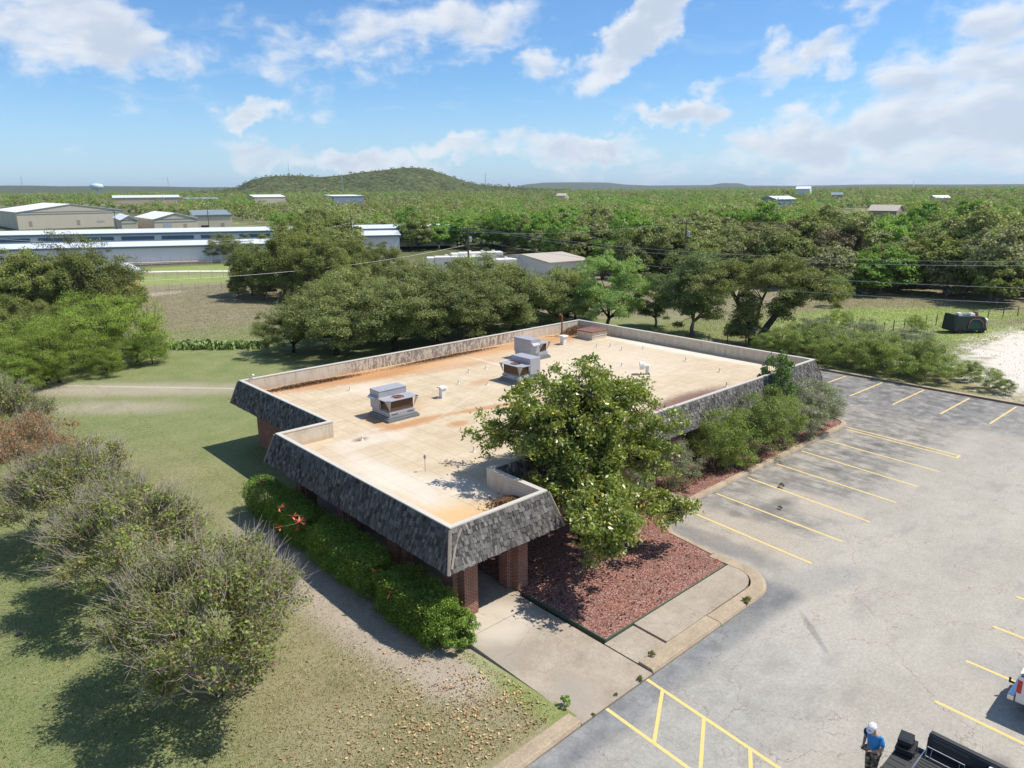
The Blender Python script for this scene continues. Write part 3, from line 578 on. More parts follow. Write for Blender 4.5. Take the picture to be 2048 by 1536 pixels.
MB().box(44.1, 46.1, 38.8, 40.7, DK+.625, DK+.70).build('lid', simple('rusty_lid', (.2, .10, .075), .8, .1, .3), ht)
q = MB(); q.tube([(17.27, 24.85, DK), (17.27, 24.85, DK+.72)], .012, 5); q.lathe([(.02, 0), (.055, .05), (.05, .16), (.02, .2)], 8, (17.27, 24.85, DK+.6)); part(q, 'antenna_mast', simple('grey_metal', (.25, .24, .23), .6, .3))
q = MB(); q.cbox((0, 0, 0), (.14, .1, .6), Matrix.Translation((17.0, 42.7, ZT+.12)) @ Matrix.Rotation(R(35), 4, 'X') @ Matrix.Rotation(R(20), 4, 'Y')); part(q, 'corner_vent', m_white)

# rooftop units
m_gal = simple('unit_grey_paint', (.36, .36, .38), .55, .15, .14, 2.5, .4); m_galb = simple('curb_grey', (.19, .21, .21), .6, .2, .25, 3)
m_coil = simple('rusty_coil', (.12, .075, .045), .9, .1, .3, 12); m_dark = simple('dark_cavity', (.03, .028, .028), .8)
def ac_unit(x, y, rz, label, k=1.):
    e = empty('rooftop_unit', (x, y, DK), rz, label=label, cat='air conditioner', group='air conditioning units on the flat roof')
    MB().box(-1.02, 1.02, -1.02, 1.02, 0, .16).box(-.95, .95, -.95, .95, .162, .24).build('curb', m_galb, e, bevel=.01)
    b_ = MB().box(-.9, .9, .02, .92, .5, 1.5).box(-.9, .9, .0, .94, 1.502, 1.56).box(-.82, .82, -.88, .9, .242, .498).box(-.74, .74, -.80, .018, .5, 1.12); b_.build('cabinet', m_gal, e, bevel=.012)
    tp = MB(); n = 20; r = .36; cx, cy_ = 0, -.44
    vs = [(cx+r*math.cos(6.2832*i/n), cy_+r*math.sin(6.2832*i/n), 1.18) for i in range(n)]
    sq = []
    for i in range(n):
        a = 6.2832*i/n; k_ = 1/max(abs(math.cos(a))/1.02, abs(math.sin(a))/.56); sq.append((cx+k_*math.cos(a), cy_+k_*math.sin(a)+.02, 1.18))
    tp.add(vs+sq+[(v[0], v[1], 1.1) for v in vs]+[(v[0], v[1], 1.15) for v in sq], [(i, (i+1) % n, n+(i+1) % n, n+i) for i in range(n)]+[(i, (i+1) % n, 2*n+(i+1) % n, 2*n+i) for i in range(n)]+[(n+i, n+(i+1) % n, 3*n+(i+1) % n, 3*n+i) for i in range(n)])
    tp.build('fan_deck', m_gal, e)
    fn = MB(); fn.lathe([(.1, 0), (.1, .06)], 10, (cx, cy_, 1.13)); 
    for i in range(4):
        fn.cbox((0, 0, 0), (.34, .16, .012), Matrix.Translation((cx, cy_, 1.13)) @ Matrix.Rotation(i*math.pi/2, 4, 'Z') @ Matrix.Translation((.2, 0, 0)) @ Matrix.Rotation(.4, 4, 'X'))
    for rr_ in (.36, .28, .2, .12): fn.tube([(cx+rr_*math.cos(6.2832*i/16), cy_+rr_*math.sin(6.2832*i/16), 1.19+.03*(1-rr_/.36)) for i in range(17)], .006, 4, False)
    fn.build('fan', m_rust, e)
    MB().box(-.742, .742, -.822, -.802, .56, 1.08).build('coil', m_coil, e); MB().box(-.762, -.742, -.78, 0, .56, 1.08).build('coil', m_coil, e); MB().box(.742, .762, -.78, 0, .56, 1.08).build('coil', m_coil, e)
    def hood(pts):
        h = MB(); h.add(pts+[tuple(Vector(p)*1.0+Vector((0, 0, -.015))) for p in pts], [(0, 1, 2, 3), (7, 6, 5, 4)]+[(i, (i+1) % 4, (i+1) % 4+4, i+4) for i in range(4)]); return h
    for sx in (-1, 1):
        h = MB(); h.add([(sx*1.02, -.98, 1.18), (sx*.76, -.83, .56), (sx*.78, -.81, .56), (sx*1.04, -.96, 1.2), (sx*.77, -1.0, 1.17), (sx*1.02, -.72, 1.17)], [(0, 1, 2, 3), (0, 1, 4), (0, 1, 5)]); h.build('louver', m_gal, e)
        h = MB(); h.add([(sx*1.03, 0, 1.17), (sx*.765, 0, .55), (sx*1.03, -.25, 1.17)], [(0, 1, 2)]); h.build('louver', m_gal, e)
    for sx in (-.7, .3): MB().box(sx, sx+.4, -.89, -.8805, .36, .4).build('handle_slot', m_dark, e)
    h = MB(); h.add([(-.9, .15, 1.3), (-.9, .85, 1.3), (-1.12, .85, 1.16), (-1.12, .15, 1.16), (-.9, .15, 1.27), (-.9, .85, 1.27), (-1.12, .85, 1.1), (-1.12, .15, 1.1)], [(0, 1, 2, 3), (4, 7, 6, 5), (3, 2, 6, 7), (0, 3, 7, 4), (1, 5, 6, 2)]); h.build('intake_hood', m_gal, e)
    return e
ac_unit(20.85, 32.8, 0, 'grey rooftop unit standing alone at the left end of the roof')
ac_unit(31.2, 33.6, R(-90), 'grey rooftop unit nearest the magnolia, with its fan at the left')
ac_unit(36.3, 37.9, R(90), 'grey rooftop unit standing behind another one, farthest back on the roof')
# debris on the roof
m_deb = simple('brown_leaf_litter', (.19, .11, .06), .95, 0, .4, 20, .1, .5)
def litter(cx, cy_, z, rx, ry, h, n, seed, rz=0, size=.09, label='', mat=m_deb, name='leaf_debris'):
    rg = np.random.default_rng(seed); q = rg.normal(size=(n, 2))*.42; r2 = np.clip(1-(q**2).sum(1), 0, 1)
    P = np.stack([q[:, 0]*rx, q[:, 1]*ry, rg.random(n)*h*r2+.01], 1); ca, sa = math.cos(rz), math.sin(rz)
    P = np.stack([P[:, 0]*ca-P[:, 1]*sa+cx, P[:, 0]*sa+P[:, 1]*ca+cy_, P[:, 2]+z], 1)
    o = bpy.data.objects.new(name, npmesh(name, leafquads(P, size, rg, .6, .8), 4, mat)); link(o); tag(o, label, 'leaf litter', kind='stuff')
litter(17.6, 19.6, DK, 1.0, .9, .3, 2600, 1, 0, .09, 'dark leaf pile in the front corner of the roof')
litter(45.6, 41.9, DK, 2.0, 1.1, .7, 3500, 2, 0, .1, 'brown leaf pile in the far corner of the roof')
litter(20.5, 42.3, DK, 4.2, .38, .16, 3500, 3, -.02, .09, 'strip of brown leaf litter along the left back parapet')
litter(32, 42.4, DK, 5.5, .35, .12, 2500, 4, 0, .09, 'leaf litter along the back parapet behind the rooftop units')
litter(31, 20.6, .14, 5, .9, .05, 2500, 9, 0, .12, 'dry leaf litter in the bed under the bushes')

# ------------------------------------------------------------------ near vegetation
L_oak = leafmat('live_oak_leaf', (.16, .21, .065), (.34, .38, .135), (.40, .31, .2), .08, .38, .5)
L_oakd = leafmat('dull_oak_leaf', (.18, .215, .085), (.36, .38, .165), (.36, .3, .2), .12, .25, .6)
L_myr = leafmat('crape_myrtle_leaf', (.17, .22, .05), (.37, .42, .115), (.38, .23, .12), .12, .4, .5, .3, .45)
L_myr2 = leafmat('bronze_myrtle_leaf', (.34, .15, .08), (.38, .24, .11), (.22, .23, .07), .2, .4, .5)
L_mag = leafmat('magnolia_leaf', (.14, .20, .04), (.34, .38, .09), (.62, .5, .12), .05, .34, .34, .7, .5)
L_mesq = leafmat('mesquite_leaf', (.22, .33, .05), (.40, .50, .10), None, 0, .4, .6)
L_jun = leafmat('juniper_leaf', (.13, .185, .045), (.31, .36, .09), (.28, .17, .08), .1, .3, .7)
L_brt = leafmat('bright_leaf', (.14, .27, .04), (.28, .43, .08), None, 0, .4, .5)
L_wil = leafmat('pale_green_leaf', (.22, .34, .10), (.38, .50, .18), None, 0, .4, .5)
L_hdg = leafmat('hedge_leaf', (.11, .22, .03), (.28, .42, .06), (.55, .6, .13), .08, .35, .4, .4)
L_shr = leafmat('olive_shrub_leaf', (.18, .26, .045), (.34, .42, .09), None, 0, .35, .5)
L_gry = leafmat('grey_green_leaf', (.18, .23, .12), (.33, .38, .21), (.4, .37, .27), .1, .3, .6)
L_grs = leafmat('grass_blade', (.10, .15, .03), (.22, .24, .07), (.42, .34, .18), .25, .3, .7)
m_bark = simple('dark_bark', (.07, .055, .042), .95, 0, .35, 6, .1)
m_bark2 = simple('grey_twig', (.36, .31, .25), .9, 0, .25, 6, .1)
m_bark3 = simple('grey_bark', (.2, .175, .15), .95, 0, .35, 6, .1)

# magnolia built of several lobes
def magnolia():
    rng = np.random.default_rng(11); allC = []; allP = []
    for (cx, cy_, cz, R_, H_, n, lp) in [(0, .1, 5.4, 2.75, 2.6, 140, 62), (-1.3, .9, 6.6, 1.8, 1.1, 34, 56), (1.5, -.4, 6.4, 1.8, 1.2, 36, 56), (-1.9, 1.9, 4.8, 2.2, 1.3, 50, 50), (-.2, 1.9, 4.2, 2.2, 1.6, 44, 50), (1.9, -.9, 4.4, 2.2, 1.8, 60, 52), (2.9, -.5, 3.2, 1.5, 1.4, 26, 46), (-.9, -1.1, 3.3, 1.9, 1.7, 62, 56), (-1.6, -2.7, 2.7, 1.5, 1.1, 40, 52), (-3.0, -3.8, 3.2, 1.35, 1.1, 38, 50), (-3.3, -4.3, 2.3, .8, .7, 14, 44), (1.2, -2.6, 2.0, 1.4, .7, 20, 42), (2.3, -3.3, 1.8, 1.1, .45, 15, 40), (-2.6, -.6, 3.3, .9, .7, 8, 40), (.3, 0, 8.0, .5, .35, 4, 36), (-1.8, 2.9, 5.3, 1.4, .8, 12, 38)]:
        C, P, D_ = crown_points(rng, R_, H_, n, lp, .42, -.75, .25, .3, .8); allC.append(C+[cx, cy_, cz]); allP.append(P+[cx, cy_, cz])
    C = np.concatenate(allC); P = np.concatenate(allP); P = P[P[:, 2] > .35]
    # keep clear of the roof edge volume
    wx, wy = P[:, 0]+22, P[:, 1]+19.8
    ok = ~((wy > 20.9) & (P[:, 2] < 4.15)) & ~((wx < 18.9) & (wy > 17.7) & (P[:, 2] < 4.15)); P = P[ok]
    cm = npmesh('crown', leafquads(np.concatenate([P, P+rng.normal(size=P.shape)*.12]), .185, rng, .48, .3, None, .15), 4, L_mag)
    mb = MB(); base = Vector((0, -.2, .05)); mb.tube([base, (0.05, 0, 1.5), (-.05, .1, 3.2), (.05, 0, 5.2), (0, .1, 7.2)], [.26, .2, .17, .12, .04], 8)
    nodes = [Vector((0.05*math.sin(z), .05, z)) for z in (1., 1.8, 2.6, 3.4, 4.2, 5., 5.8, 6.6)]
    mains = []
    for k in range(26):
        c = Vector(C[rng.integers(len(C))]); nd = min(nodes, key=lambda q: abs(q.z-max(.9, c.z-.8))); m_ = nd.lerp(c, .5)+Vector((0, 0, .25)); e_ = nd.lerp(c, .92)
        mb.tube([nd, m_, e_], [.085, .055, .03], 5, False); mains += [m_, e_]
    for c in C:
        c = Vector(c)
        if c.y+19.8 > 20.9 and c.z < 4.3: continue
        nd = min(mains, key=lambda q: (q-c).length)
        mb.tube([nd, nd.lerp(c, .5)+Vector(rng.normal(size=3))*.06, c], [.025, .018, .008], 3, False)
    me = bpy.data.meshes.new('trunk'); me.from_pydata(mb.v, [], mb.f); me.materials.append(m_bark); me.shade_smooth(); return me, cm
place_tree('magnolia_tree', magnolia(), (22, 19.8, .1), 0, 1, 'large glossy magnolia growing out of the red mulch bed against the building')
# fallen leaves
m_fall = leafmat('fallen_leaf', (.40, .27, .13), (.62, .46, .25), (.3, .14, .06), .2, .1, .7)
m_fall2 = leafmat('dark_fallen_leaf', (.05, .03, .025), (.13, .075, .05), None, 0, .1, .6)
def scatter(name, n, fn, size, mat, seed, label, cat, kz=.012, asp=.55, up=1.6):
    rg = np.random.default_rng(seed); pts = []
    while len(pts) < n:
        p = fn(rg)
        if p is not None: pts.append((p[0], p[1], p[2]+kz))
    o = bpy.data.objects.new(name, npmesh(name, leafquads(np.array(pts), size, rg, asp, up), 4, mat)); link(o); tag(o, label, cat, kind='stuff')
def f1(rg):
    x, y = rg.normal(11.2, 2.3), rg.normal(14.6, 1.8)
    if math.sin(x*2.3+y*1.1)*math.cos(y*2.9-x*.7) < rg.uniform(-1, .6): return None
    if x > 13.4 or y < 12.8 or (x > 12.4 and y > 17): return None
    return x, y, gh(x, y)+.03
scatter('fallen_leaves', 1100, f1, .105, m_fall, 5, 'tan fallen leaves scattered on the dry lawn beside the walkway', 'fallen leaves')
def f2(rg):
    x, y = rg.uniform(-6, 13.2), rg.uniform(12.8, 55)
    return x, y, gh(x, y)+.03
scatter('fallen_leaves', 650, f2, .12, m_fall, 6, 'few tan leaves strewn thinly over the wide lawn', 'fallen leaves')
def f3(rg):
    x, y = rg.uniform(17.3, 25), rg.uniform(14.3, 20.5); return x, y, .13
scatter('fallen_leaves', 420, f3, .13, m_fall2, 8, 'dark dry leaves lying on the red mulch', 'fallen leaves', .02)
# grass tufts
def gtuft(name, n, fn, h, w, mat, seed, label):
    rg = np.random.default_rng(seed); q = []
    while len(q) < n:
        p = fn(rg)
        if p is not None: q.append(p)
    P = np.array(q); a = rg.uniform(0, 6.28, n); hh = h*rg.uniform(.4, 1.3, n); V = np.empty((n, 3, 3)); dxy = np.stack([np.cos(a), np.sin(a), np.zeros(n)], 1)*w
    V[:, 0] = P-dxy; V[:, 1] = P+dxy; V[:, 2] = P+np.stack([rg.normal(size=n)*.5*hh, rg.normal(size=n)*.5*hh, hh], 1)
    o = bpy.data.objects.new(name, npmesh(name, V.reshape(-1, 3), 3, mat)); link(o); tag(o, label, 'grass', kind='stuff')
def fg(rg):
    r = 13+60*rg.random()**1.4; a = rg.uniform(R(47.8-6), R(47.8+42)); x, y = r*math.cos(a), r*math.sin(a)
    if y < 12.7 or x > 13.4 or (x > 11.0 and y > 16 and x < 13 and rg.random() < .6): return None
    return x, y, gh(x, y)
gtuft('grass', 90000, fg, .045, .016, L_grs, 21, 'short mixed green and dry grass on the lawn left of the building')
def fm(rg):
    x, y = rg.uniform(61.5, 115), rg.uniform(-6, 50)
    if 62 < x < 100 and y < 21-(x-62)*.02: return None if rg.random() < .93 else (x, y, gh(x, y))
    return x, y, gh(x, y)
gtuft('grass', 60000, fm, .15, .025, leafmat('meadow_grass', (.18, .22, .06), (.34, .34, .14), (.46, .4, .26), .3, .35, .8), 22, 'taller rough grass in the meadow beyond the parking lot')
def fd(rg):
    x, y = rg.uniform(15, 62), rg.uniform(66, 124)
    return (x, y, gh(x, y)) if math.hypot(x, y) > 82 else None
gtuft('grass', 50000, fd, .13, .025, leafmat('dry_grass', (.26, .22, .13), (.38, .33, .22), (.2, .2, .09), .3, .3, .9), 23, 'brown dry grass of the open field left of the oak grove')

# crape myrtles
my1 = tree_meshes(31, 3.1, 2.1, 2.95, .1, L_myr, m_bark2, 210, 120, .5, .115, .6, .25, 13, -.5, .22, .35, .8, stems=13, twigs=12, twl=.8, twr=.0085)
my2 = tree_meshes(32, 2.9, 1.9, 2.9, .09, L_myr, m_bark2, 170, 105, .5, .12, .6, .25, 11, -.5, .25, .35, .8, stems=11, twigs=12, twl=.9, twr=.009)
my3 = tree_meshes(33, 3.3, 1.9, 2.6, .09, L_myr2, m_bark2, 110, 130, .62, .1, .6, .25, 9, -.5, .25, .35, .8, stems=9, twigs=10, twl=.8)
for (x, y), ms, rz, s, lb in [((6.2, 20.9), my1, 0, 1.0, 'bushy crape myrtle with grey twigs, nearest of the row on the lawn'), ((5.9, 28.2), my2, 1.2, 1.0, 'twiggy crape myrtle, second nearest of the row on the lawn'), ((5.4, 35.3), my2, 3.6, .95, 'grey twigged crape myrtle between the second nearest and the rust coloured one'),
                              ((4.2, 42.6), my3, 0, 1.05, 'rust coloured crape myrtle on the lawn'), ((4.5, 51), my2, 5.1, 1.0, 'olive crape myrtle behind the rust coloured one'), ((2.4, 58.5), my2, 2.2, 1.0, 'olive crape myrtle farthest back in the row on the lawn')]:
    place_tree('crape_myrtle', ms, (x, y, gh(x, y)), rz, s, lb, group='crape myrtles in a row on the lawn')
# live oak grove behind the building
ok = [tree_meshes(40+i, 5.7, 3.5, 3.9, .26, L_oak, m_bark, 175, 330, .95, .17, .55, .3, 8, -.72, .32, .35, .85, twist=.5, twigs=5, twl=.9, twr=.012) for i in range(3)]
for i, (x, y, rz, s, lb) in enumerate([(33.5, 62.5, 0, .92, 'low spreading live oak at the left end of the grove behind the building'), (38.5, 60, 2, .95, 'live oak of the grove with leaning dark trunks, second from its left end'), (43, 58.8, 4, 1., 'live oak with forked trunk in the middle of the grove against the back parapet'),
                                   (48.6, 59.5, 1, 1.0, 'live oak with a V shaped trunk just right of the middle of the grove'), (53.6, 58.6, 5, .95, 'live oak of the grove behind the two close rooftop units'), (58.8, 57.5, 3, .85, 'live oak at the right end of the grove near the gas flue'),
                                   (39, 68.5, 2.5, 1.0, 'live oak in the back row of the grove at its left'), (47, 68, .6, 1.05, 'live oak in the back row of the grove at its middle'), (56, 66.5, 5.6, 1.05, 'live oak in the back row of the grove below the utility pole'), (31, 66.5, 4.6, .6, 'small live oak beside the cactus patch'), (64.5, 61, 3.9, .8, 'live oak in the back row at the right, by the trailers')]):
    place_tree('live_oak', ok[i % 3], (x, y, gh(x, y)), rz, s, lb, group='live oaks of the grove behind the building')
# junipers and mesquites at the left
jn = [tree_meshes(50+i, 3.9, 3.9, 4.1, .2, L_jun, m_bark3, 140, 300, .8, .2, .4, .25, 8, -.8, .25, .45, 1.0, twigs=4, twl=.7, twr=.012) for i in range(2)]
def T(name, ms, px, py, R0, sc, rz, label, cat='tree', group=None, scz=None, dz=-.2):
    p = at(px, py, dz); return place_tree(name, ms, (p.x, p.y, gh(p.x, p.y)), rz, sc, label, cat, group, scz)
for px, py, s, rz, lb in [(505, 592, .95, 0, 'dark juniper at the left corner of the thicket above the dry field'), (570, 596, 1.25, 2, 'tall brownish juniper in the middle of the thicket by the dry field'), (640, 600, 1.15, 4, 'juniper at right of the thicket by the dry field'),
                          (600, 570, 1.35, 5, 'juniper at the back of the thicket by the dry field'), (700, 585, 1.05, 3, 'juniper behind the left end of the oak grove'), (765, 575, .9, 1.5, 'reddish juniper above the middle of the oak grove'),
                          (200, 660, 1.15, 1, 'dark juniper in front of the yellow shed'), (125, 655, 1.1, 2.6, 'dark juniper behind the bright mesquite'), (50, 665, 1.2, 4.4, 'dark juniper at the left edge in front of the storage rows'), (-20, 670, 1.2, .4, 'dark juniper cut by the left edge of the picture'), (250, 640, .75, 3.1, 'low juniper at the corner of the yellow shed'), (20, 725, .8, 5, 'brown juniper bush low at the left edge')]:
    T('juniper', jn[int(rz*10) % 2], px, py, 0, s, rz, lb, group='junipers left of the building')
ms_ = [tree_meshes(60+i, 3.5, 3.0, 3.2, .12, L_mesq, m_bark, 120, 280, .85, .11, .35, .3, 7, -.85, .3, .4, .8, twist=.6, twigs=6, twl=.8, twr=.01) for i in range(2)]
for px, py, s, rz, lb in [(185, 735, 1.1, 0, 'bright yellow green mesquite with open branches in front of the junipers'), (275, 725, .95, 2, 'yellow green mesquite at the edge of the dry field'), (120, 765, .85, 4, 'low yellow green mesquite left of the other two'), (60, 770, .9, 1, 'pale mesquite behind the olive crape myrtle'), (215, 752, .45, 2, 'small bushy mesquite at the foot of the bright one')]:
    T('mesquite', ms_[int(rz) % 2 if rz != 2 else 1], px, py, 0, s, rz, lb, group='mesquites at the left')
elm = tree_meshes(65, 3.6, 3.6, 7.6, .16, leafmat('elm_leaf', (.12, .15, .05), (.22, .26, .09), None, 0, .3), m_bark3, 60, 90, .8, .2, .5, .5, 7, -.6, .3, .3, 1., twigs=5, twl=.9)
T('elm', elm, 175, 648, 0, 1.05, 0, 'thin leafed elm rising above the junipers over the white storage rows')
T('elm', elm, 255, 632, 0, .72, 2, 'smaller thin leafed elm beside the gable of the yellow shed')
# trees right behind the building
wil = tree_meshes(66, 4.0, 3.4, 4.4, .2, L_wil, m_bark, 140, 330, .85, .2, .35, .3, 7, -.9, .28, .45, .8, twigs=3, hang=.5)
T('willow', wil, 1215, 662, 0, 1.05, 0, 'pale bright green feathery tree behind the far corner of the roof')
T('willow', wil, 1150, 640, 0, .75, 2, 'smaller pale green tree in front of the tan roofed house')
oa = tree_meshes(67, 3.5, 3.9, 4.8, .2, leafmat('right_oak_leaf', (.13, .19, .06), (.28, .35, .12), None, 0, .3), m_bark3, 130, 320, .9, .18, .5, .3, 7, -.88, .25, .4, .85, twigs=4)
T('oak', oa, 1385, 672, 0, 1.05, 0, 'upright green oak with a bare grey trunk behind the right parapet')
T('oak', oa, 1310, 655, 0, .72, 3, 'short dark oak left of the upright one')
def leaning():
    rng = np.random.default_rng(70); Cs, Ps = [], []
    for cx, cy_, cz, R_, H_, n in [(-2.2, 2.2, 5.9, 2.6, 2.3, 70), (1.6, -1.2, 6.4, 3.3, 2.1, 95), (4.4, -3.6, 5.0, 2.6, 2.3, 80), (-.5, .5, 2.8, 1.0, 2.4, 34), (1.8, -1.5, 3.2, .8, 1.4, 22), (-.9, 1.1, 1.4, 1.2, 1.1, 18), (2.9, -2.5, 4.2, 1.0, 1.2, 20)]:
        C, P, D_ = crown_points(rng, R_, H_, n, 270, .8, -.6, .25, .4, .7); Cs.append(C+[cx, cy_, cz]); Ps.append(P+[cx, cy_, cz])
    C = np.concatenate(Cs); P = np.concatenate(Ps); P = P[P[:, 2] > .1]
    cm = npmesh('crown', leafquads(P, .16, rng, .55, .35), 4, leafmat('leaning_oak_leaf', (.17, .21, .06), (.33, .36, .13), (.4, .34, .2), .1, .3))
    mb = MB(); mb.tube([(0, 0, -.1), (-.1, .3, 2), (-1., 1.2, 4), (-2., 2.1, 6)], [.42, .33, .24, .1], 8); mb.tube([(.1, -.1, 0), (1., -.9, 2), (2.2, -1.9, 4.2), (3.9, -3.2, 5.8)], [.4, .33, .25, .1], 8); mb.tube([(.2, 0, 1.6), (.6, -.1, 4), (1.3, -.8, 6.4)], [.2, .15, .06], 6)
    nodes = [Vector(q) for q in ((-.5, .8, 3.2), (-1.2, 1.4, 4.6), (-2, 2.1, 6), (1.6, -1.4, 3.2), (2.5, -2.1, 4.6), (3.9, -3.2, 5.8), (.7, -.2, 4.4), (1.3, -.8, 6.4), (0, .1, 1.5))]
    for c in C:
        c = Vector(c); nd = min(nodes, key=lambda q: (q-c).length); mb.tube([nd, nd.lerp(c, .5)+Vector(rng.normal(size=3))*.2, c], [.07, .045, .012], 4, False)
    me = bpy.data.meshes.new('trunk'); me.from_pydata(mb.v, [], mb.f); me.materials.append(m_bark); me.shade_smooth(); return me, cm
T('oak', leaning(), 1505, 692, 0, 1.05, 0, 'leaning oak with two thick ivy covered trunks at the edge of the meadow')

# shrubs
sh = [tree_meshes(80+i, 1.5, 1.2, 1.3, .04, L_shr, m_bark2, 70, 260, .36, .07, .45, .2, 9, -.9, .2, .4, .9, stems=9, twigs=4, twl=.4, twr=.006) for i in range(2)]
sg = tree_meshes(84, 1.5, 1.25, 1.3, .03, L_gry, m_bark2, 60, 200, .36, .08, .4, .2, 9, -.9, .2, .4, .9, stems=9, twigs=6, twl=.45, twr=.006)
sb = tree_meshes(85, 1.3, 1.3, 1.5, .04, leafmat('dark_glossy_leaf', (.07, .13, .025), (.17, .28, .045), None, 0, .3, .4, .5), m_bark2, 70, 170, .36, .13, .5, .2, 9, -.9, .2, .4, .9, stems=7)
G1 = 'bushes along the right side of the building'
for x, y, ms, s, sz, rz, lb in [(29.9, 20.5, sg, .9, .95, 0, 'pale grey green bush between the magnolia and the big bright bush'), (27.2, 20.6, sg, .55, .7, 2, 'low grey green bush half hidden by the magnolia'), (34.0, 20.6, sh[0], 1.15, 1.5, 1, 'bright olive green bush, left part of the big clump by the eave'),
                          (37.1, 20.1, sh[1], 1.4, 1.5, 3, 'big bright olive green bush bulging over the kerb'), (39.9, 20.3, sh[0], 1.2, 1.45, 4, 'olive green bush between the big one and the dark leafed tree'), (34.9, 20.0, sh[1], 1.0, .8, 5, 'low olive bush at the kerb under the big one'),
                          (44.1, 20.2, sg, 1.35, 1.3, 3, 'grey green bush with thin shoots near the building end'), (46.1, 20.4, sg, 1.05, 1.0, 5, 'grey green bush by the rounded end of the kerb'), (42.0, 19.8, sg, 1.1, .95, 1, 'low grey green bush at the kerb near its end')]:
    place_tree('bush', ms, (x, y, .12), rz, s, lb, 'bush', G1, sz)
place_tree('bush', sb, (41.6, 21.3, .12), 0, .95, 'tall deep green glossy bush reaching above the right parapet', 'bush', G1, 1.85)
G2 = 'bushes along the far edge of the parking lot'
rg = random.Random(12)
lbs = ['leftmost bush of the long row by the far kerb', 'second bush from the left in the row by the far kerb', 'bush at the head of the first far parking line', 'bush at the head of the second far parking line', 'bush between the second and third far parking lines', 'broad low bush at the right end of the row by the far kerb']
for i, (x, y, s) in enumerate([(63, 33.6, 1.0), (63.2, 30.2, 1.3), (63, 27.0, 1.35), (63, 24.2, 1.35), (63, 21.2, 1.4), (63.2, 18.6, 1.15)]): place_tree('bush', sh[i % 2], (x, y, .0), i*1.3, s, lbs[i], 'bush', G2, s*.85)
for i, (x, y, s, k, lb) in enumerate([(67, 30.5, 1.5, 1, 'greyish bush in the second row behind the far kerb, at the left'), (67.2, 26, 1.6, 1, 'tall feathery bush behind the middle of the far row'), (67, 21.8, 1.5, 1, 'spreading grey bush behind the far row beside the dirt yard'), (65.5, 17.3, .75, 0, 'small green bush at the corner of the dirt yard'), (63.6, 15.2, .8, 0, 'round green bush standing alone by the far kerb'), (63, 13.9, .5, 0, 'tiny green bush beside the round one'),
                              (70, 33.8, .9, 1, 'dark round bush between the leaning oak and the fence'), (64.8, 28.6, 1.5, 0, 'dense green bush filling the row behind the second far parking line'), (65, 24.4, 1.5, 0, 'dense green bush filling the row behind the third far parking line'), (65, 20.4, 1.4, 0, 'dense green bush filling the row near its right end'), (64.8, 32.6, 1.3, 0, 'dense green bush filling the row near its left end'), (66, 36.5, .9, 1, 'brownish bush at the foot of the leaning oak'), (82, 35, 1.0, 0, 'bush standing alone in the meadow by the fence'), (85.5, 28.0, .8, 0, 'small bush left of the wrecked camper'), (97, 42, 1.1, 0, 'upright yellow green bush at the meadow edge'), (96, 19, .8, 0, 'small bush right of the wrecked camper')]):
    place_tree('bush', (sg if k else sh[i % 2]), (x, y, gh(x, y)), i*.9, s, lb, 'bush', G2, s*(1.6 if 'upright' in lb else .9))

# clipped hedges
def hedge(x0, x1, y0, y1, h, seed, label, n=34000, z0=-.15):
    rng = np.random.default_rng(seed); lx, ly = (x1-x0)/2, (y1-y0)/2; e = empty('hedge', ((x0+x1)/2, (y0+y1)/2, z0), 0, label=label, cat='hedge', group='clipped hedges along the front porch')
    d = unit(rng.normal(size=(n, 3))); p = 8.; s = (np.abs(d[:, 0])**p+np.abs(d[:, 1])**p+np.abs(d[:, 2])**p)**(-1/p); r = s*(.72+.28*rng.random(n)**.4)
    k = 1+.13*np.sin(d[:, 0]*4+d[:, 1]*7+seed)*np.cos(d[:, 2]*5+d[:, 1]*9)+.05*rng.normal(size=n)
    P = d*(r*k)[:, None]*[lx, ly, h/2]+[0, 0, h/2]; P = P[P[:, 2] > .03]
    o = bpy.data.objects.new('foliage', npmesh('foliage', leafquads(P, .075, rng, .6, .5, np.zeros_like(P)), 4, L_hdg)); link(o, e)
    mb = MB()
    for i in range(14):
        a, b_ = rng.uniform(-.5, .5)*lx, rng.uniform(-.8, .8)*ly; mb.tube([(a, b_, 0), (a*1.2, b_*1.02, h*.5), (a*1.6, b_*1.1, h*.85)], [.03, .02, .008], 5, False)
    mb.tube([(0, -.85*ly, .03), (0, .85*ly, .03)], .03, 4).build('stem', m_bark2, e)
hedge(12.3, 13.9, 17.9, 21.5, 1.7, 91, 'clipped hedge at the front end of the porch')
hedge(12.3, 13.9, 22.15, 27.0, 1.75, 92, 'longest clipped hedge, in the middle of the porch side')
hedge(12.35, 13.9, 27.75, 31.0, 1.7, 93, 'clipped hedge next to the far one')
hedge(12.4, 13.95, 31.45, 33.8, 1.6, 94, 'clipped hedge at the back end of the porch side', 15000)
place_tree('bush', tree_meshes(95, .75, .62, .62, .02, leafmat('lime_leaf', (.14, .25, .035), (.33, .46, .08), None, 0, .35, .4, .4), m_bark2, 46, 230, .2, .07, .6, .2, 6, -.9, .1, .6, .9, stems=5), (13.35, 17.75, -.1), 0, 1.05, 'round lime green bush in sun at the corner column of the porch', 'bush')
m_cor = simple('coral_flower', (.72, .17, .11), .6); m_grn = simple('green_stalk', (.12, .2, .05), .7)
nan = tree_meshes(97, .55, .55, .6, .012, leafmat('red_bronze_leaf', (.14, .05, .035), (.23, .10, .06), (.08, .12, .03), .3, .3), m_bark2, 26, 120, .2, .07, .5, .2, 6, -.9, .1, .5, .9, stems=5)
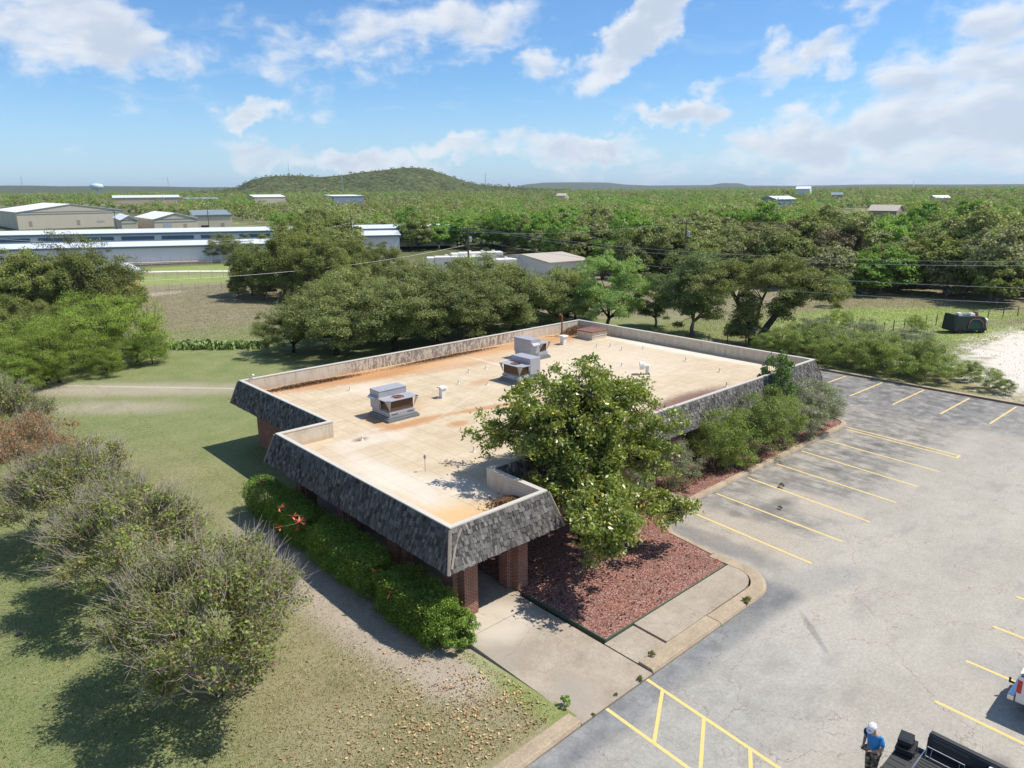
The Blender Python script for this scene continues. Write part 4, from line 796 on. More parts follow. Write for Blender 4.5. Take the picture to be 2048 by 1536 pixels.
for x, y, s, lb in ((14.3, 21.9, 1.1, 'reddish shrub in the gap behind the front hedge'), (14.3, 27.6, 1.1, 'reddish shrub behind the gap after the longest hedge'), (14.2, 32.3, .9, 'reddish shrub behind the hedges at the back end of the porch side')): place_tree('bush', nan, (x, y, -.1), x*y, s, lb, 'bush', 'reddish shrubs between the clipped hedges')
def spray(x, y, z, n, seed, label, bx, by):
    rg_ = random.Random(seed); e = empty('flower_spray', (bx, by, 0), 0, label=label, cat='flower', group='coral flower sprays over the clipped hedges')
    s_ = MB(); tips = []
    for i in range(n):
        tx, ty, tz = x-bx+rg_.uniform(-.5, .5), y-by+rg_.uniform(-.5, .5), z+rg_.uniform(-.25, .25); tips.append((tx, ty, tz)); s_.tube([(0, 0, .1), (tx*.5, ty*.5, tz*.9), (tx, ty, tz)], [.014, .01, .007], 4, False)
    s_.build('stalk', m_grn, e)
    for tx, ty, tz in tips:
        f_ = MB()
        for k in range(9):
            a = rg_.uniform(0, 6.28); el_ = rg_.uniform(-.6, .9); d_ = Vector((math.cos(a)*math.cos(el_), math.sin(a)*math.cos(el_), math.sin(el_))); c_ = Vector((tx, ty, tz)); w_ = d_.cross(Vector((.3, .2, 1))).normalized()*.03
            f_.add([c_, c_+d_*.13+w_*1.5, c_+d_*.27, c_+d_*.13-w_*1.5], [(0, 1, 2, 3)])
        f_.build('flower_head', m_cor, e)
spray(12.4, 26.9, 1.75, 3, 1, 'coral flowers at the near end of the far hedges gap', 13.6, 27.6); spray(12.0, 27.3, 1.3, 2, 2, 'low coral flowers hanging over the dirt strip', 13.6, 27.7); spray(12.5, 28.9, 1.75, 2, 3, 'coral flowers over the hedge next to the far one', 13.9, 28.6)
spray(12.7, 21.8, 1.6, 1, 4, 'pinkish coral flower in the gap behind the front hedge', 13.7, 21.9); spray(12.2, 20.0, 1.1, 1, 5, 'single coral flower on the side of the front hedge', 13.2, 20.2); spray(12.6, 32.2, 1.6, 1, 6, 'coral flower on the far hedge', 13.6, 32.3)

# prickly pear patch
rgc = random.Random(5); ca, cb_ = at(350, 698, -.2), at(532, 698, -.2); m_cac = leafmat('cactus_pad', (.16, .24, .07), (.34, .42, .15), None, 0, .05, .5)
for j in range(16):
    pads = MB(); cen = ca.lerp(cb_, (j+.5)/16)+Vector((rgc.uniform(-.3, .3), rgc.uniform(-.2, 1.2), 0)); cen.z = gh(cen.x, cen.y)
    for i in range(24):
        p = Vector((max(-.55, min(.55, rgc.gauss(0, .36))), max(-.55, min(.55, rgc.gauss(0, .4))), 0))
        for k in range(rgc.choice((1, 2, 3, 3))):
            r_ = rgc.uniform(.13, .22); a = rgc.uniform(0, 3.14); tl = rgc.uniform(-.5, .5)
            Mx = Matrix.Translation(p+Vector((0, 0, r_*.8))) @ Matrix.Rotation(a, 4, 'Z') @ Matrix.Rotation(tl, 4, 'X') @ Matrix.Diagonal((1, .14, 1.25, 1))
            vs = [Mx @ Vector((r_*math.cos(q)*math.cos(w_), r_*math.sin(w_), r_*math.sin(q)*math.cos(w_))) for w_ in (-1.2, 0, 1.2) for q in [6.2832*l/8 for l in range(8)]]
            pads.add(vs, [(l, (l+1) % 8, (l+1) % 8+8, l+8) for l in range(8)]+[(8+l, 8+(l+1) % 8, 16+(l+1) % 8, 16+l) for l in range(8)]+[tuple(range(8))[::-1], tuple(range(16, 24))])
            p = p+Vector((rgc.uniform(-.25, .25), rgc.uniform(-.25, .25), r_*1.15))
    o = pads.build('prickly_pear', m_cac); o.location = cen; tag(o, 'clump of the long prickly pear patch in the dry grass', 'cactus', 'prickly pear clumps in the dry grass')
for px, py, s_, lb in [(478, 596, .42, 'low juniper bush at the left foot of the thicket'), (530, 599, .5, 'low juniper bush between the two left thicket junipers'), (588, 603, .55, 'low juniper bush at the foot of the tall brownish juniper'), (655, 606, .5, 'low juniper bush beside the first grove oak'), (612, 601, .42, 'small juniper bush in the middle of the thicket foot'), (700, 600, .6, 'low juniper bush behind the left grove oaks'),
                      (150, 690, .6, 'low juniper bush behind the bright mesquite'), (80, 690, .6, 'low juniper bush at the left under the tall ones'), (235, 655, .5, 'low juniper bush near the shed corner')]:
    T('juniper', jn[int(px) % 2], px, py, 0, s_, px, lb, group='low junipers filling the thickets')
for px, py, s_, lb in [(150, 742, .5, 'low mesquite sprout left of the bright mesquite'), (240, 738, .55, 'low mesquite sprout between the two brightest mesquites'), (305, 728, .5, 'low mesquite sprout at the field edge'), (95, 775, .5, 'low mesquite sprout at the left'), (35, 790, .6, 'mesquite sprout at the left edge')]:
    T('mesquite', ms_[px % 2], px, py, 0, s_, px, lb, group='low mesquites under the bright ones')

# ------------------------------------------------------------------ buildings in the distance
def metal(name, col, rib=.3, rough=.5, var=.1):
    m, t, b = newmat(name); P = t.obj(); X, Y, Z = t.sep(P); f = t.m('FRACT', t.m('MULTIPLY', X, 1/rib)); n = t.noise(P, .35, 5, .65)
    k = t.m('MULTIPLY_ADD', n, var*2, 1-var); k = t.m('MULTIPLY', k, t.mr(f, .0, .14, .84, 1.))
    finish(t, b, t.mix(1., col, t.com(k, k, k), 'MULTIPLY'), rough, .1, None, .3); return m
m_wh = metal('white_ribbed_metal', (.66, .69, .72)); m_roofw = metal('pale_metal_roof', (.64, .67, .70), .6); m_roofs = metal('bright_roof', (.80, .80, .80), 1.2)
m_cream = metal('cream_ribbed_metal', (.55, .49, .38)); m_yelm = metal('yellow_ribbed_metal', (.62, .46, .18)); m_tan = metal('tan_metal', (.5, .4, .3)); m_dkroof = metal('grey_metal_roof', (.22, .27, .28), .6)
m_steel = simple('galvanised_steel', (.45, .46, .47), .5, .5); m_trim = simple('dark_blue_trim', (.10, .16, .22), .5); m_blue = metal('blue_grey_siding', (.24, .3, .36)); m_shg = simple('tan_shingle_roof', (.42, .37, .31), .9, 0, .2, 2); m_brn = simple('brown_siding', (.33, .26, .2), .9); m_base = simple('tan_footing', (.42, .34, .27), .9, 0, .25, .5)
m_glass = simple('window_glass', (.05, .06, .08), .1, 0, .1, 1, .6)
def shed(name, label, cat, A, Bp, depth, h, roof, wm, rm, ridge=.8, ov=.3, trim=None, z=None, doors=(), base=0., win=(), gable='side'):
    """A, Bp: ground points of the facing wall (left, right); building runs away from the camera"""
    A = Vector((A[0], A[1], 0)); Bp = Vector((Bp[0], Bp[1], 0)); ux = (Bp-A); L = ux.length; ux.normalize()
    ang = math.atan2(ux.y, ux.x); z = gh(A.x, A.y) if z is None else z
    e = empty(name, (A.x, A.y, z), ang, label=label, cat=cat); b_ = MB().box(0, L, 0, depth, -1, h)
    if roof == 'gable' and gable == 'side': b_.add([(0, 0, h), (0, depth/2, h+ridge), (0, depth, h)], [(0, 1, 2)]); b_.add([(L, 0, h), (L, depth/2, h+ridge), (L, depth, h)], [(2, 1, 0)])
    if roof == 'gable' and gable == 'front': b_.add([(0, 0, h), (L/2, 0, h+ridge), (L, 0, h)], [(0, 1, 2)]); b_.add([(0, depth, h), (L/2, depth, h+ridge), (L, depth, h)], [(2, 1, 0)])
    if roof == 'mono': b_.add([(0, 0, h), (0, depth, h+ridge), (0, depth, h)], [(0, 1, 2)]); b_.add([(L, 0, h), (L, depth, h+ridge), (L, depth, h)], [(2, 1, 0)])
    b_.build('wall', wm, e); r = MB(); t_ = .12; o = ov
    def slab(p): r.add(p+[(q[0], q[1], q[2]+t_) for q in p], [(3, 2, 1, 0), (4, 5, 6, 7), (0, 1, 5, 4), (1, 2, 6, 5), (2, 3, 7, 6), (3, 0, 4, 7)])
    if roof == 'gable' and gable == 'side':
        dz = ridge*o/(depth/2); slab([(-o, -o, h-dz), (L+o, -o, h-dz), (L+o, depth/2, h+ridge), (-o, depth/2, h+ridge)]); slab([(-o, depth/2, h+ridge), (L+o, depth/2, h+ridge), (L+o, depth+o, h-dz), (-o, depth+o, h-dz)])
    elif roof == 'gable':
        dz = ridge*o/(L/2); slab([(-o, -o, h-dz), (L/2, -o, h+ridge), (L/2, depth+o, h+ridge), (-o, depth+o, h-dz)]); slab([(L/2, -o, h+ridge), (L+o, -o, h-dz), (L+o, depth+o, h-dz), (L/2, depth+o, h+ridge)])
    else: slab([(-o, -o, h), (L+o, -o, h), (L+o, depth+o, h+(ridge if roof == 'mono' else 0)), (-o, depth+o, h+(ridge if roof == 'mono' else 0))])
    r.build('roof', rm, e)
    if trim: MB().box(-o-.02, L+o+.02, -o-.06, -o-.01, h-.38, h-.02).build('eave_trim', trim, e)
    for (x0, x1, z0, z1, mt) in doors: MB().box(x0, x1, -.06, -.004, z0, z1).build('door', mt, e)
    for (x0, x1, z0, z1) in win:
        fr = MB().box(x0, x1, -.07, -.004, z0, z1).build('window', m_white, e); MB().box(x0+.08, x1-.08, -.09, -.072, z0+.08, z1-.08).build('pane', m_glass, fr)
    if base: MB().box(-.3, L+.3, -2.2, -.02, -1, base).build('footing', m_base, e)
    return e
def along(A, Bp, f): return Vector(A).lerp(Vector(Bp), f)
q0, q1 = at(275, 527, 0), at(495, 521, 0); dv = (q1-q0).normalized()
shed('storage_building', 'long white ribbed metal storage row, nearest to the fence', 'building', q0-dv*62, q0+dv*33, 9, 3.9, 'gable', m_wh, m_roofw, .7, .4, m_trim, -.2, base=.5)
shed('storage_building', 'white metal storage building with a pale roof among the trees right of the juniper thicket', 'building', at(690, 505, 0), at(800, 502, 0), 12, 4.3, 'gable', m_wh, m_roofw, .8, .4, m_trim, -.2, base=.4)
nrm = Vector((-dv.y, dv.x, 0))
A2 = q0-dv*75+nrm*24; L2 = 150; dr = [(x, x+7.5, 2.2, 3.1, m_trim) for x in np.arange(2, 148, 9.2)]
shed('storage_building', 'long white storage row with a line of dark openings, behind the nearest row', 'building', A2, A2+dv*L2, 9, 3.9, 'gable', m_wh, m_roofw, .7, .4, m_trim, 1.5, doors=dr[:17])
shed('warehouse', 'big cream metal warehouse with a bright white roof at the left edge', 'building', at(37, 455, 1), at(250, 448, 1), 60, 6.2, 'gable', m_cream, m_roofs, 3.0, .3, m_trim, 1.0, gable='front', doors=[(40, 43.5, .2, 4.0, m_white), (4, 5.2, .2, 2.4, m_brn), (22, 23.2, .2, 2.4, m_brn), (30, 33, 1.2, 2.0, m_steel)])
shed('warehouse', 'smaller cream warehouse with a white gable roof in front of the big one', 'building', at(245, 462, 1.5), at(277, 461, 1.5), 36, 4.2, 'gable', m_cream, m_roofs, 1.4, .3, m_trim, 1.2, gable='front')
shed('warehouse', 'cream warehouse with a low wide gable between its smaller neighbours', 'building', at(310, 461, 1.5), at(396, 458, 1.5), 36, 4.3, 'gable', m_cream, m_roofs, 2.0, .3, m_trim, 1.2, gable='front', doors=[(3, 6, 0, 3, m_steel), (10, 11.2, 0, 2.3, m_brn)])
shed('warehouse', 'cream warehouse with a grey green roof at the right end of the warehouses', 'building', at(392, 458, 1.5), at(466, 456, 1.5), 30, 5.3, 'mono', m_cream, m_dkroof, 1.2, .3, m_trim, 1.2, doors=[(2, 4.5, 0, 1.6, m_dark), (9, 10.2, 0, 2.3, m_brn)])
shed('warehouse', 'tan workshop with brown doors on the tree line', 'building', at(228, 414, 2), at(362, 412, 2), 40, 8, 'gable', m_tan, m_roofw, 2, .4, m_trim, 2, doors=[(60, 65, 0, 5, m_brn), (70, 75, 0, 5, m_brn)])
shed('warehouse', 'distant flat building with a dark roof beside the tan workshop', 'building', at(372, 412, 2), at(440, 411, 2), 30, 6, 'mono', m_tan, m_dkroof, 1.5, .4, None, 2)
shed('warehouse', 'far white roofed building above the trees near the hill foot', 'building', at(510, 410, 2), at(572, 409, 2), 40, 7.5, 'gable', m_cream, m_roofs, 2, .4, None, 2)
shed('warehouse', 'far blue grey metal building below the middle of the hill', 'building', at(668, 410, 2), at(728, 409, 2), 30, 8, 'mono', m_blue, m_roofs, 1, .4, None, 2)
shed('metal_shed', 'yellow metal shed with a white corner post behind the junipers', 'building', at(-60, 625, -.2), at(283, 584, -.2), 10, 3.7, 'gable', m_yelm, m_roofw, .9, .4, m_wh, -.3)
shed('house', 'white house with a flat tan roof behind the pale green tree', 'house', at(1100, 560, 0), at(1175, 553, 0), 16, 3.0, 'gable', m_white, m_shg, .8, .5, None, 0, win=[(1.5, 2.4, 1, 2.2)])
shed('house', 'two storey blue grey house with a pale roof on the right tree line', 'house', at(1552, 412, 3), at(1592, 411, 3), 14, 5, 'gable', m_blue, m_roofw, 2, .4, None, 2.5, win=[(2, 4, 1.5, 3), (7, 9, 1.5, 3)])
shed('house', 'brown ranch house with a long grey roof beside the far dirt yard', 'house', at(1735, 432, 2), at(1792, 433, 2), 12, 3.6, 'gable', m_brn, m_shg, 2.4, .5, None, 1, win=[(2, 4, 1, 2.4), (8, 11, 1, 2.4)])
shed('house', 'small grey roofed house on the horizon right of the blue grey one', 'house', at(1662, 402, 3), at(1684, 402, 3), 12, 4.5, 'gable', m_brn, m_dkroof, 2, .4, None, 4)
shed('warehouse', 'far white roof among the trees at the right', 'building', at(1868, 411, 3), at(1898, 411, 3), 14, 5, 'gable', m_tan, m_roofs, 1.5, .4, None, 3)
shed('warehouse', 'tiny white building on the horizon in the right half', 'building', at(1590, 396, 5), at(1618, 396, 5), 14, 8, 'gable', m_wh, m_roofs, 2, .4, None, 6)
shed('house', 'small pale roofed house in the trees right of the hill', 'house', at(1112, 402, 4), at(1130, 402, 4), 12, 5, 'gable', m_tan, m_shg, 2, .4, None, 4)
# camper trailers
def trailer(p, ang, L, h, label):
    e = empty('camper_trailer', (p.x, p.y, gh(p.x, p.y)), ang, label=label, cat='camper trailer', group='white camper trailers beyond the oak grove')
    b_ = MB().box(0, L, -1.25, 1.25, .6, h).box(-1.6, 0, -1.2, 1.2, 1.4, h-.1, None, .1); b_.build('body', m_white, e, bevel=.12)
    for x in (L*.25, L*.55, L*.8): MB().box(x-.35, x+.35, -.3, .35, h+.005, h+.3, None, .06).build('roof_vent', m_white, e)
    for x in (L*.55, L*.66):
        for s_ in (-1, 1): MB().tube([(x, s_*1.0, .38), (x, s_*1.24, .38)], .38, 12).build('wheel', m_dark, e)
    for x in (L*.2, L*.7): MB().box(x, x+.9, -1.28, -1.252, 1.6, 2.3).build('window', m_glass, e)
a_c = math.atan2(dv.y, dv.x)
trailer(at(870, 545, 0), a_c-.1, 9, 3.3, 'white camper trailer at the left, nearest the utility pole'); trailer(at(918, 543, 0), a_c, 8.5, 3.9, 'tallest white camper trailer right behind the utility pole'); trailer(at(990, 552, 0), a_c+.05, 8.5, 3.3, 'white camper trailer at the right, beside the tan roofed house')
# white rubble road, kerb
m_rd = simple('caliche', (.62, .57, .48), .95, 0, .2, .6)
def strip(name, pts, w_, mat, dz=.03):
    pts = [Vector(p) for p in pts]; k = MB(); vs = []
    for i, p in enumerate(pts):
        d = (pts[min(i+1, len(pts)-1)]-pts[max(i-1, 0)]); d.z = 0; d.normalize(); n = Vector((-d.y, d.x, 0))*w_/2
        for q in (p+n, p-n): vs.append((q.x, q.y, gh(q.x, q.y)+dz))
    k.add(vs, [(2*i, 2*i+1, 2*i+3, 2*i+2) for i in range(len(pts)-1)]); tag(k.build(name, mat), kind='structure')
strip('gravel_road', [at(px, 543.5-(px-280)*.008, 0) for px in range(240, 640, 20)], 3.2, m_rd, .06)
strip('gravel_road', [at(px, 528.5-(px-280)*.03, 0) for px in range(240, 700, 20)], .9, m_white, .25)
strip('dirt_road', [at(px, 500+(px-900)*.001, 0) for px in range(-60, 260, 20)], 10, simple('pale_dirt', (.45, .39, .31), .95), .1)
# trucks parked by the warehouse etc are tiny dark shapes
def far_car(p, ang, col, label, nm='parked_car'):
    m = simple('car_paint', col, .3, .1, .05, 1, .5, 0, .6); e = empty(nm, (p.x, p.y, gh(p.x, p.y)+.05), ang, label=label, cat='car')
    MB().box(-2.3, 2.3, -.9, .9, .45, 1.0).box(-1.3, 1.2, -.8, .8, 1.002, 1.55, None, .22).build('body', m, e, bevel=.08)
    for x in (-1.5, 1.5):
        for s_ in (-1, 1): MB().tube([(x, s_*.7, .34), (x, s_*.93, .34)], .34, 12).build('wheel', m_dark, e)
    MB().box(-1.1, 1.0, -.74, .74, 1.12, 1.42).build('window', m_glass, e)
far_car(at(18, 462, 1), .4, (.02, .025, .035), 'dark pickup parked by the big cream warehouse at the left edge')
far_car(at(365, 447, 1), .4, (.03, .04, .06), 'dark car parked behind the cream warehouses'); far_car(at(1728, 429, 2), .3, (.05, .1, .2), 'blue car beside the brown ranch house'); far_car(at(1556, 418, 2), .8, (.7, .7, .7), 'white truck below the blue grey house')

# ------------------------------------------------------------------ hills
m, t, b = newmat('hill_scrub'); P = t.pos(); n_ = t.noise(P, .035, 6, .75); v_ = t.vor(P, .11); X, Y, Z = t.sep(P)
c = t.ramp(t.m('ADD', t.m('MULTIPLY', n_, .6), t.m('MULTIPLY', v_, .35)), [(.3, (.035, .05, .018)), (.5, (.075, .09, .032)), (.68, (.14, .14, .06)), (.82, (.34, .28, .2))])
finish(t, b, c, .95, 0, t.bump(t.m('MULTIPLY', v_, -1.), 1., 4.), .05); m_hill = m
def hill_r(name, prof, D0, sig, base, nr=22, amp=2.):
    """prof: (px, py) crest; ridge at distance D0 with depth sigma"""
    A = []
    for px, py in prof:
        d = (cR*((px-1024)/F_PX)-cU*((py-768)/F_PX)+cF); k = D0/math.hypot(d.x, d.y); A.append((math.atan2(d.y, d.x), CH+d.z*k))
    th = np.linspace(A[0][0], A[-1][0], 150); hh = np.interp(-th, [-a for a, h in A], [h for a, h in A]); vs = []; fs = []
    for j in range(nr):
        f = -2.2+4.4*j/(nr-1); r = D0+f*sig; g_ = math.exp(-f*f*.9)
        for i, a in enumerate(th): vs.append((r*math.cos(a), r*math.sin(a), base-3+(hh[i]-base+3)*g_+amp*(math.sin(i*.37+j)+math.sin(i*.11-j*.8))*.5*g_*(1-g_)*2))
    n = len(th); fs = [(j*n+i, j*n+i+1, (j+1)*n+i+1, (j+1)*n+i) for j in range(nr-1) for i in range(n-1)]
    o = MB().add(vs, fs).build(name, m_hill, smooth=True); tag(o, kind='structure'); return A
HP = [(380, 384), (440, 380), (475, 374), (500, 361), (530, 353), (570, 351), (600, 351), (640, 354), (680, 351), (720, 345), (760, 341), (800, 336), (830, 335), (860, 339), (900, 352), (930, 363), (960, 369), (1000, 372), (1060, 376), (1140, 382)]
hill_r('hill', HP, 1500, 170, 6, 30, 9)
hill_r('hills', [(1020, 376), (1050, 369), (1090, 365), (1150, 364.5), (1215, 365), (1250, 369), (1300, 371), (1420, 370), (1445, 366), (1480, 366.5), (1495, 371), (1600, 371.5), (1720, 369), (1800, 368.5), (1900, 369), (2060, 368), (2300, 368)], 7000, 500, 10)
hill_r('hills', [(-300, 372), (-100, 370), (0, 371), (60, 371), (120, 372.5), (200, 372), (330, 373), (400, 374.5), (560, 374), (700, 376)], 5200, 500, 10)
hill_r('hills', [(1400, 375), (1650, 374), (1720, 373), (1900, 372.5), (2060, 372), (2300, 372)], 4200, 350, 10)
def hz(x, y):   # height of the hill in front, for the trees on it
    r = math.hypot(x, y); a = math.atan2(y, x); f = (r-1500)/170
    if abs(f) > 2.2: return gh(x, y)
    A = HZ; 
    if not (A[-1][0] < a < A[0][0]): return gh(x, y)
    h = float(np.interp(-a, [-q[0] for q in A], [q[1] for q in A])); return max(gh(x, y), 3+(h-3)*math.exp(-f*f*.9))
HZ = []
for px, py in HP:
    d = (cR*((px-1024)/F_PX)-cU*((py-768)/F_PX)+cF); k = 1500/math.hypot(d.x, d.y); HZ.append((math.atan2(d.y, d.x), CH+d.z*k))

# ------------------------------------------------------------------ woodland
KIND = {'oak': ('live_oak', 'oak', 'round olive green oak'), 'jun': ('juniper', 'juniper', 'dark blunt juniper'), 'brt': ('hackberry', 'hackberry', 'bright green leafy tree'), 'dull': ('post_oak', 'post oak', 'dull grey green oak'), 'brn': ('dry_juniper', 'juniper', 'brownish half dead juniper')}
proto = {}
specs = {'oak': (L_oak, m_bark), 'jun': (L_jun, m_bark3), 'brt': (L_brt, m_bark3), 'dull': (L_oakd, m_bark3), 'brn': (leafmat('brown_juniper_leaf', (.17, .14, .07), (.27, .22, .11), None, 0, .2), m_bark3)}
for i, (k, (lm, bm)) in enumerate(specs.items()):
    proto[k] = [tree_meshes(200+i*5+j, 3.9, 3.4, 4.2, .2, lm, bm, 90, 130, .85, .34, .6, .3, 6, -.75, .3, .4, .85, sub=True) if False else tree_meshes(200+i*5+j, 3.9, 3.4, 4.2, .2, lm, bm, 85, 130, .9, .34, .6, .3, 6, -.8, .3, .4, .85) for j in range(3)]
front = [(-200, 414), (0, 417), (215, 417), (240, 424), (300, 434), (470, 443), (505, 450), (560, 458), (590, 530), (690, 535), (700, 480), (800, 478), (812, 512), (860, 500), (1050, 506), (1085, 525), (1180, 545), (1290, 560), (1440, 572), (1560, 578), (1690, 592), (1870, 602), (1960, 612), (2060, 616), (2500, 640)]
def front_y(px): return float(np.interp(px, [a for a, b_ in front], [b_ for a, b_ in front]))
clear = [(1705, 444, 88, 21), (295, 415, 72, 9), (1562, 419, 32, 15), (1765, 446, 62, 15), (1672, 406, 18, 9), (700, 414, 40, 12), (545, 413, 40, 10), (1880, 411, 20, 5), (1605, 397, 16, 4), (1121, 402, 12, 5), (110, 450, 135, 24), (350, 460, 125, 18)]
rw = random.Random(77); cand = []
r = 85.
while r < 2600:
    sp = 6.6 if r < 260 else (7.5 if r < 500 else 7.5+(r-500)*.012)
    na = int(R(100)*r/sp)
    for i in range(na):
        a = YAW-R(50)+R(100)*(i+rw.uniform(-.35, .35))/na; rr_ = r+rw.uniform(-.4, .4)*sp
        x, y = rr_*math.cos(a), rr_*math.sin(a); z = hz(x, y); d = Vector((x, y, z-CH)); zc_ = d.dot(cF)
        px = 1024+F_PX*d.dot(cR)/zc_; py = 768-F_PX*d.dot(cU)/zc_
        if px < -260 or px > 2320 or py > front_y(px)+rw.uniform(-3, 3): continue
        if any(((px-cx)/rx)**2+((py-cy_)/ry)**2 < 1 for cx, cy_, rx, ry in clear): continue
        if rr_ > 300 and rw.random() < .10+.75*(math.sin(x*.021+.5*math.sin(y*.017))*math.cos(y*.019+1) > .62): continue
        cand.append((rr_, x, y, z, px, py))
    r += sp*.92
cand.sort(); print('woodland candidates', len(cand))
def zone(px, py):
    zs = [(230, 'left of the tan workshop'), (470, 'beyond the cream warehouses'), (600, 'behind the white storage rows'), (720, 'left of the white storage building'), (860, 'round the white storage building'), (1060, 'behind the white camper trailers'), (1200, 'behind the tan roofed house'), (1300, 'behind the pale feathery tree'),
          (1440, 'behind the upright oak and its bare trunk'), (1560, 'left behind the leaning oak'), (1700, 'right behind the leaning oak'), (1790, 'at the left of the meadow edge'), (1880, 'at the middle of the meadow edge'), (1960, 'at the meadow edge behind the wrecked camper'), (9999, 'at the far right of the meadow edge')]
    z = next(s for l, s in zs if px < l)
    return z
def kind_at(x, y, px):
    n = .8*math.sin(x*.045+1.3)*math.cos(y*.038)+.6*math.sin(x*.11+y*.09)+.7*math.sin(x*.013+2)*math.cos(y*.011+x*.006)+rw.uniform(-.8, .8)
    if px < 720 and px > 520 and rw.random() < .4: return 'oak'
    return 'brt' if n > .5 else 'oak' if n > -.2 else 'dull' if n > -.7 else ('brn' if rw.random() < .12 else 'jun')
ind = [c_ for c_ in cand if -60 < c_[4] < 2110][:290]; ids = set(id(c_) for c_ in ind)
for rr_, x, y, z, px, py in ind:
    k = kind_at(x, y, px); nm, cat_, desc = KIND[k]
    if 1690 < px < 1850 and rr_ < 125: k = 'brt'; nm, cat_, desc = KIND[k]
    if px >= 1850 and rr_ < 135 and k in ('brt', 'oak'): k = rw.choice(('dull', 'jun')); nm, cat_, desc = KIND[k]
    zn = zone(px, py); row = 'front row' if rr_ < 125 else ('second rows' if rr_ < 170 else 'deeper rows')
    s_ = (rw.uniform(.72, 1.15)+.4*rw.random()**2)*(.78 if (1690 < px < 1850 and rr_ < 112) else 1)
    place_tree(nm, rw.choice(proto[k]), (x, y, z-.1), rw.uniform(0, 6.28), s_, f'{desc} {zn}, {row}', 'tree', f'{desc}s {zn}, {row}', s_*rw.uniform(.8, 1.12))
# the rest of the wood reads as one mass: light crowns of leaf cards
rest = [c_ for c_ in cand if id(c_) not in ids]
rgw = np.random.default_rng(5); groups = {k: [] for k in specs}
for rr_, x, y, z, px, py in rest:
    k = kind_at(x, y, px)
    hill = z > 12
    n, ls = (230, .75) if rr_ < 300 else (120, 1.0) if rr_ < 520 else (84, 1.15) if rr_ < 1000 else (36, 1.5)
    sc_ = (rw.uniform(.5, 1.1)+.7*rw.random()**3)*(.5 if hill else 1); C = unit(rgw.normal(size=(9, 3))); C[:, 2] = np.abs(C[:, 2])*1.0-.25
    ii = rgw.integers(0, 9, n); P = C[ii]*[2.5, 2.5, 2.3]+unit(rgw.normal(size=(n, 3)))*(1.5*rgw.random((n, 1))**.4); P[:, 2] += 3.6
    O = unit(P-[0, 0, 3.])*1.1; P = P*sc_+[x, y, z]; groups['oak' if hill and k == 'brt' else k].append((P, ls, O))
for k, L_ in groups.items():
    V = np.concatenate([leafquads(P, ls, rgw, .7, .4, O) for P, ls, O in L_])
    m_w = specs[k][0].copy(); m_w.name = 'woodland_'+k
    for nd in m_w.node_tree.nodes:
        if nd.type == 'TEX_NOISE': nd.inputs['Scale'].default_value = .05
        if nd.type == 'MATH' and nd.operation == 'MULTIPLY_ADD' and abs(nd.inputs[1].default_value-.7) < .001: nd.inputs[1].default_value = .24; nd.inputs[2].default_value = .9
    o = bpy.data.objects.new('woodland', npmesh('woodland', V, 4, m_w)); link(o)
    tag(o, KIND[k][2]+'s of the far wood that reads as one mass up to the horizon', 'wood', kind='stuff')

# ------------------------------------------------------------------ poles, wires, masts, tank, fences
m_pole = simple('pole_wood', (.14, .11, .09), .95, 0, .25, 5); m_wire = simple('wire', (.42, .42, .43), .5, .3)
def pole(px, py, h, arms, label, trans=0, ang=None, r=.16):
    p = at(px, py, 0); z = gh(p.x, p.y); e = empty('utility_pole', (p.x, p.y, z), (a_c-.25) if ang is None else ang, label=label, cat='utility pole', group='wooden utility poles')
    MB().tube([(0, 0, -.5), (0, 0, h)], [r, r*.62], 10).build('pole', m_pole, e)
    for zz, L_ in arms:
        MB().box(-L_/2, L_/2, -.06, .06, zz, zz+.12).build('crossarm', m_pole, e)
        for k in (-.46, -.2, .2, .46): MB().lathe([(.05, 0), (.07, .08), (.04, .16)], 6, (L_*k, 0, zz+.12)).build('insulator', m_white, e)
    for i in range(trans): MB().lathe([(.02, 0), (.24, .03), (.25, .8), (.2, .9), (.05, .93)], 12, (.36*(-1 if i % 2 else 1), -.28, h-2.6)).build('transformer', m_steel, e)
    return Vector((p.x, p.y, z+h))
pA = pole(938, 566, 9.6, [(9.2, 3.0), (7.4, 3.4), (8.4, 2.6)], 'utility pole with double crossarms behind the oak grove', 1, r=.2)
pB = pole(1366, 566, 10.2, [(9.6, 2.4)], 'utility pole with a grey transformer rising from the trees right of the middle', 1)
pC = pole(706, 508, 9.8, [(9.3, 1.2)], 'utility pole with a white transformer at the left end of the white storage building', 1)
pD = pole(235, 470, 9., [(8.4, 1.5)], 'thin utility pole in front of the cream warehouses'); pE = pole(420, 470, 10.5, [(9.8, 2)], 'utility pole with transformers behind the long storage row', 1)
pF = pole(1206, 560, 6.5, [], 'short bare pole between the two bigger poles'); pG = pole(157, 445, 13, [(12.4, 6)], 'utility pole with a wide crossarm above the big cream warehouse')
def wire(a, b_, sag, label, r=.015):
    pts = []; a = Vector(a); b_ = Vector(b_)
    for i in range(25):
        f = i/24; p = a.lerp(b_, f); p.z -= sag*4*f*(1-f); pts.append(p)
    o = MB().tube(pts, r, 4, False).build('overhead_wire', m_wire); tag(o, label, 'power line', 'overhead wires')
def skyp(px, py, dist):
    d = (cR*((px-1024)/F_PX)-cU*((py-768)/F_PX)+cF).normalized(); k = dist/math.hypot(d.x, d.y); return Vector((d.x*k, d.y*k, CH+d.z*k))
wire(pA, skyp(2300, 524, 70), 1.6, 'upper right wire from the double crossarm pole to the right edge'); wire(pA+Vector((1, 0, -.3)), skyp(2300, 530, 72), 1.9, 'second right wire just under the upper one')
